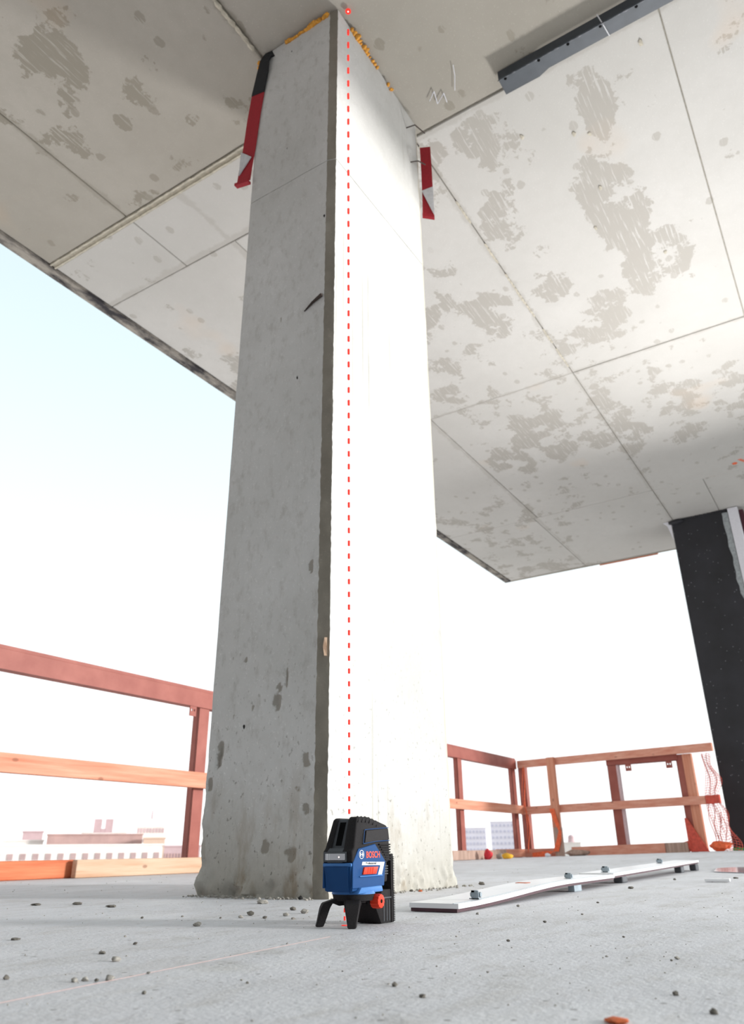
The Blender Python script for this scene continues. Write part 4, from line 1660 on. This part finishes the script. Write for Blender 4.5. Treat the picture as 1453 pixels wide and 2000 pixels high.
def building(label, az0, az1, dist, ztop, depth, mat, wins=(), name='building', cat='building', extra=None):
    """a block whose front spans two bearings; wins: rows (z, height, count, fill, material)"""
    a, b = polar(az0, dist), polar(az1, dist)
    c = (a + b) / 2
    wid = (b - a).length
    u = (b - a).normalized()
    n = c.normalized()
    ang = math.atan2(u.y, u.x)
    root = thing(name, label, cat, (c.x, c.y, GZ), ang)
    # local: x along the front, y away or towards; find sign
    sgn = 1 if Vector((-u.y, u.x, 0)).dot(n) > 0 else -1
    h = ztop - GZ
    bm = newbm()
    box(bm, (-wid / 2, 0, 0), (wid / 2, sgn * depth, h))
    wall = obj('wall', bm, mat, root)
    bm = newbm()
    box(bm, (-wid / 2 - .3, -sgn * .3, h), (wid / 2 + .3, sgn * (depth + .3), h + .5))
    obj('roof', bm, mat, root)
    for z, hh, cnt, fill, wm in wins:
        me = None
        for i in range(cnt):
            x0 = -wid / 2 + wid * (i + .5 - fill / 2) / cnt
            bm = newbm()
            box(bm, (0, -sgn * .25, 0), (wid * fill / cnt, sgn * .1, hh))
            if me is None:
                o = obj('window', bm, wm, root)
                me = o.data
            else:
                bm.free()
                o = bpy.data.objects.new('window', me)
                COL.objects.link(o)
                o.parent = root
            o.location = (x0, 0, z - GZ)
    if extra:
        extra(root, wid, sgn, h)
    return root


building('long white building with a row of square windows seen under the left mid rail', 62, 46.9, 300, 2.1, 20, M_fac_white, ((-2.1, 1.9, 20, .45, M_pane), (-6.4, 1.9, 20, .45, M_pane)))
building('low mauve louvred block at the right end of the long white building', 46.8, 44.4, 300, 1.5, 20, M_fac_mauve, ((-3.2, 2.6, 12, .4, M_fac_brown),), cat='building')
building('brown flat-roofed block behind the long white building', 54.3, 48.3, 340, 6.2, 14, M_fac_brown, ())
building('white rooftop block at far left beside the brown block', 56.9, 54.5, 345, 4.2, 10, M_fac_white, ())


def sign(root, wid, sgn, h):
    for x0, x1, z0, z1 in ((-wid * .5, -wid * .1, 0, 5.5), (wid * .1, wid * .5, 0, 5.5), (-wid * .12, wid * .12, 0, 1.6)):
        bm = newbm()
        box(bm, (x0, -sgn * .2, h + .5 + z0), (x1, sgn * 2.5, h + .5 + z1))
        obj('roof_tower', bm, M_fac_mauve, root)


building('pale roof house with twin dark stacks above the brown block', 51.5, 50.3, 372, 7.2, 12, M_fac_white, (), extra=sign)
building('pale wide pavilion under the twin stacks on the far skyline', 52.2, 49.4, 400, 8.2, 15, M_fac_white, ())
building('grey winch house on the far left skyline', 55.8, 54.6, 372, 8.0, 10, M_fac_mauve, ())


def crown(root, wid, sgn, h):
    bm = newbm()
    box(bm, (-wid * .2, 0, h), (wid * .2, sgn * 4, h + 4))
    obj('roof_tower', bm, M_fac_white, root)
    bm = newbm()
    cyl(bm, (0, sgn * 2, h + 4), (0, sgn * 2, h + 8), .4, .2, 8)
    obj('mast', bm, M_fac_mauve, root)


building('pale office tower with dark window bands left of the column', 48.7, 46.9, 420, 11.0, 14, M_fac_white, ((8.6, 2.0, 9, .6, M_fac_mauve), (4.2, 1.5, 9, .5, M_pane), (.8, 1.5, 9, .5, M_pane)), extra=crown)
building('tan low block right of the brown block', 48.2, 46.8, 330, 4.6, 8, M_fac_tan, ())
building('hazy pale slab tower between rail posts, nearer the column', 26.0, 24.55, 600, 13, 20, M_fac_haze, tuple((z, 1.6, 6, .5, M_pane_haze) for z in (-6, -2, 2, 6, 10)))
building('hazy pale slab tower between rail posts, nearer the corner', 24.2, 22.3, 600, 17, 20, M_fac_haze, tuple((z, 1.6, 7, .5, M_pane_haze) for z in (-6, -2, 2, 6, 10, 14)))


def cupola(root, wid, sgn, h):
    bm = newbm()
    cyl(bm, (0, sgn * 2, h), (0, sgn * 2, h + 3), 2.2, 1.6, 12)
    lump(bm, (0, sgn * 2, h + 3), (1.8, 1.8, 1.6), 1, 2, 0)
    obj('cupola', bm, M_fac_mauve, root)


building('small far building with a domed cupola right of the corner', 19.4, 18.2, 500, 2.0, 12, M_fac_white, (), extra=cupola)
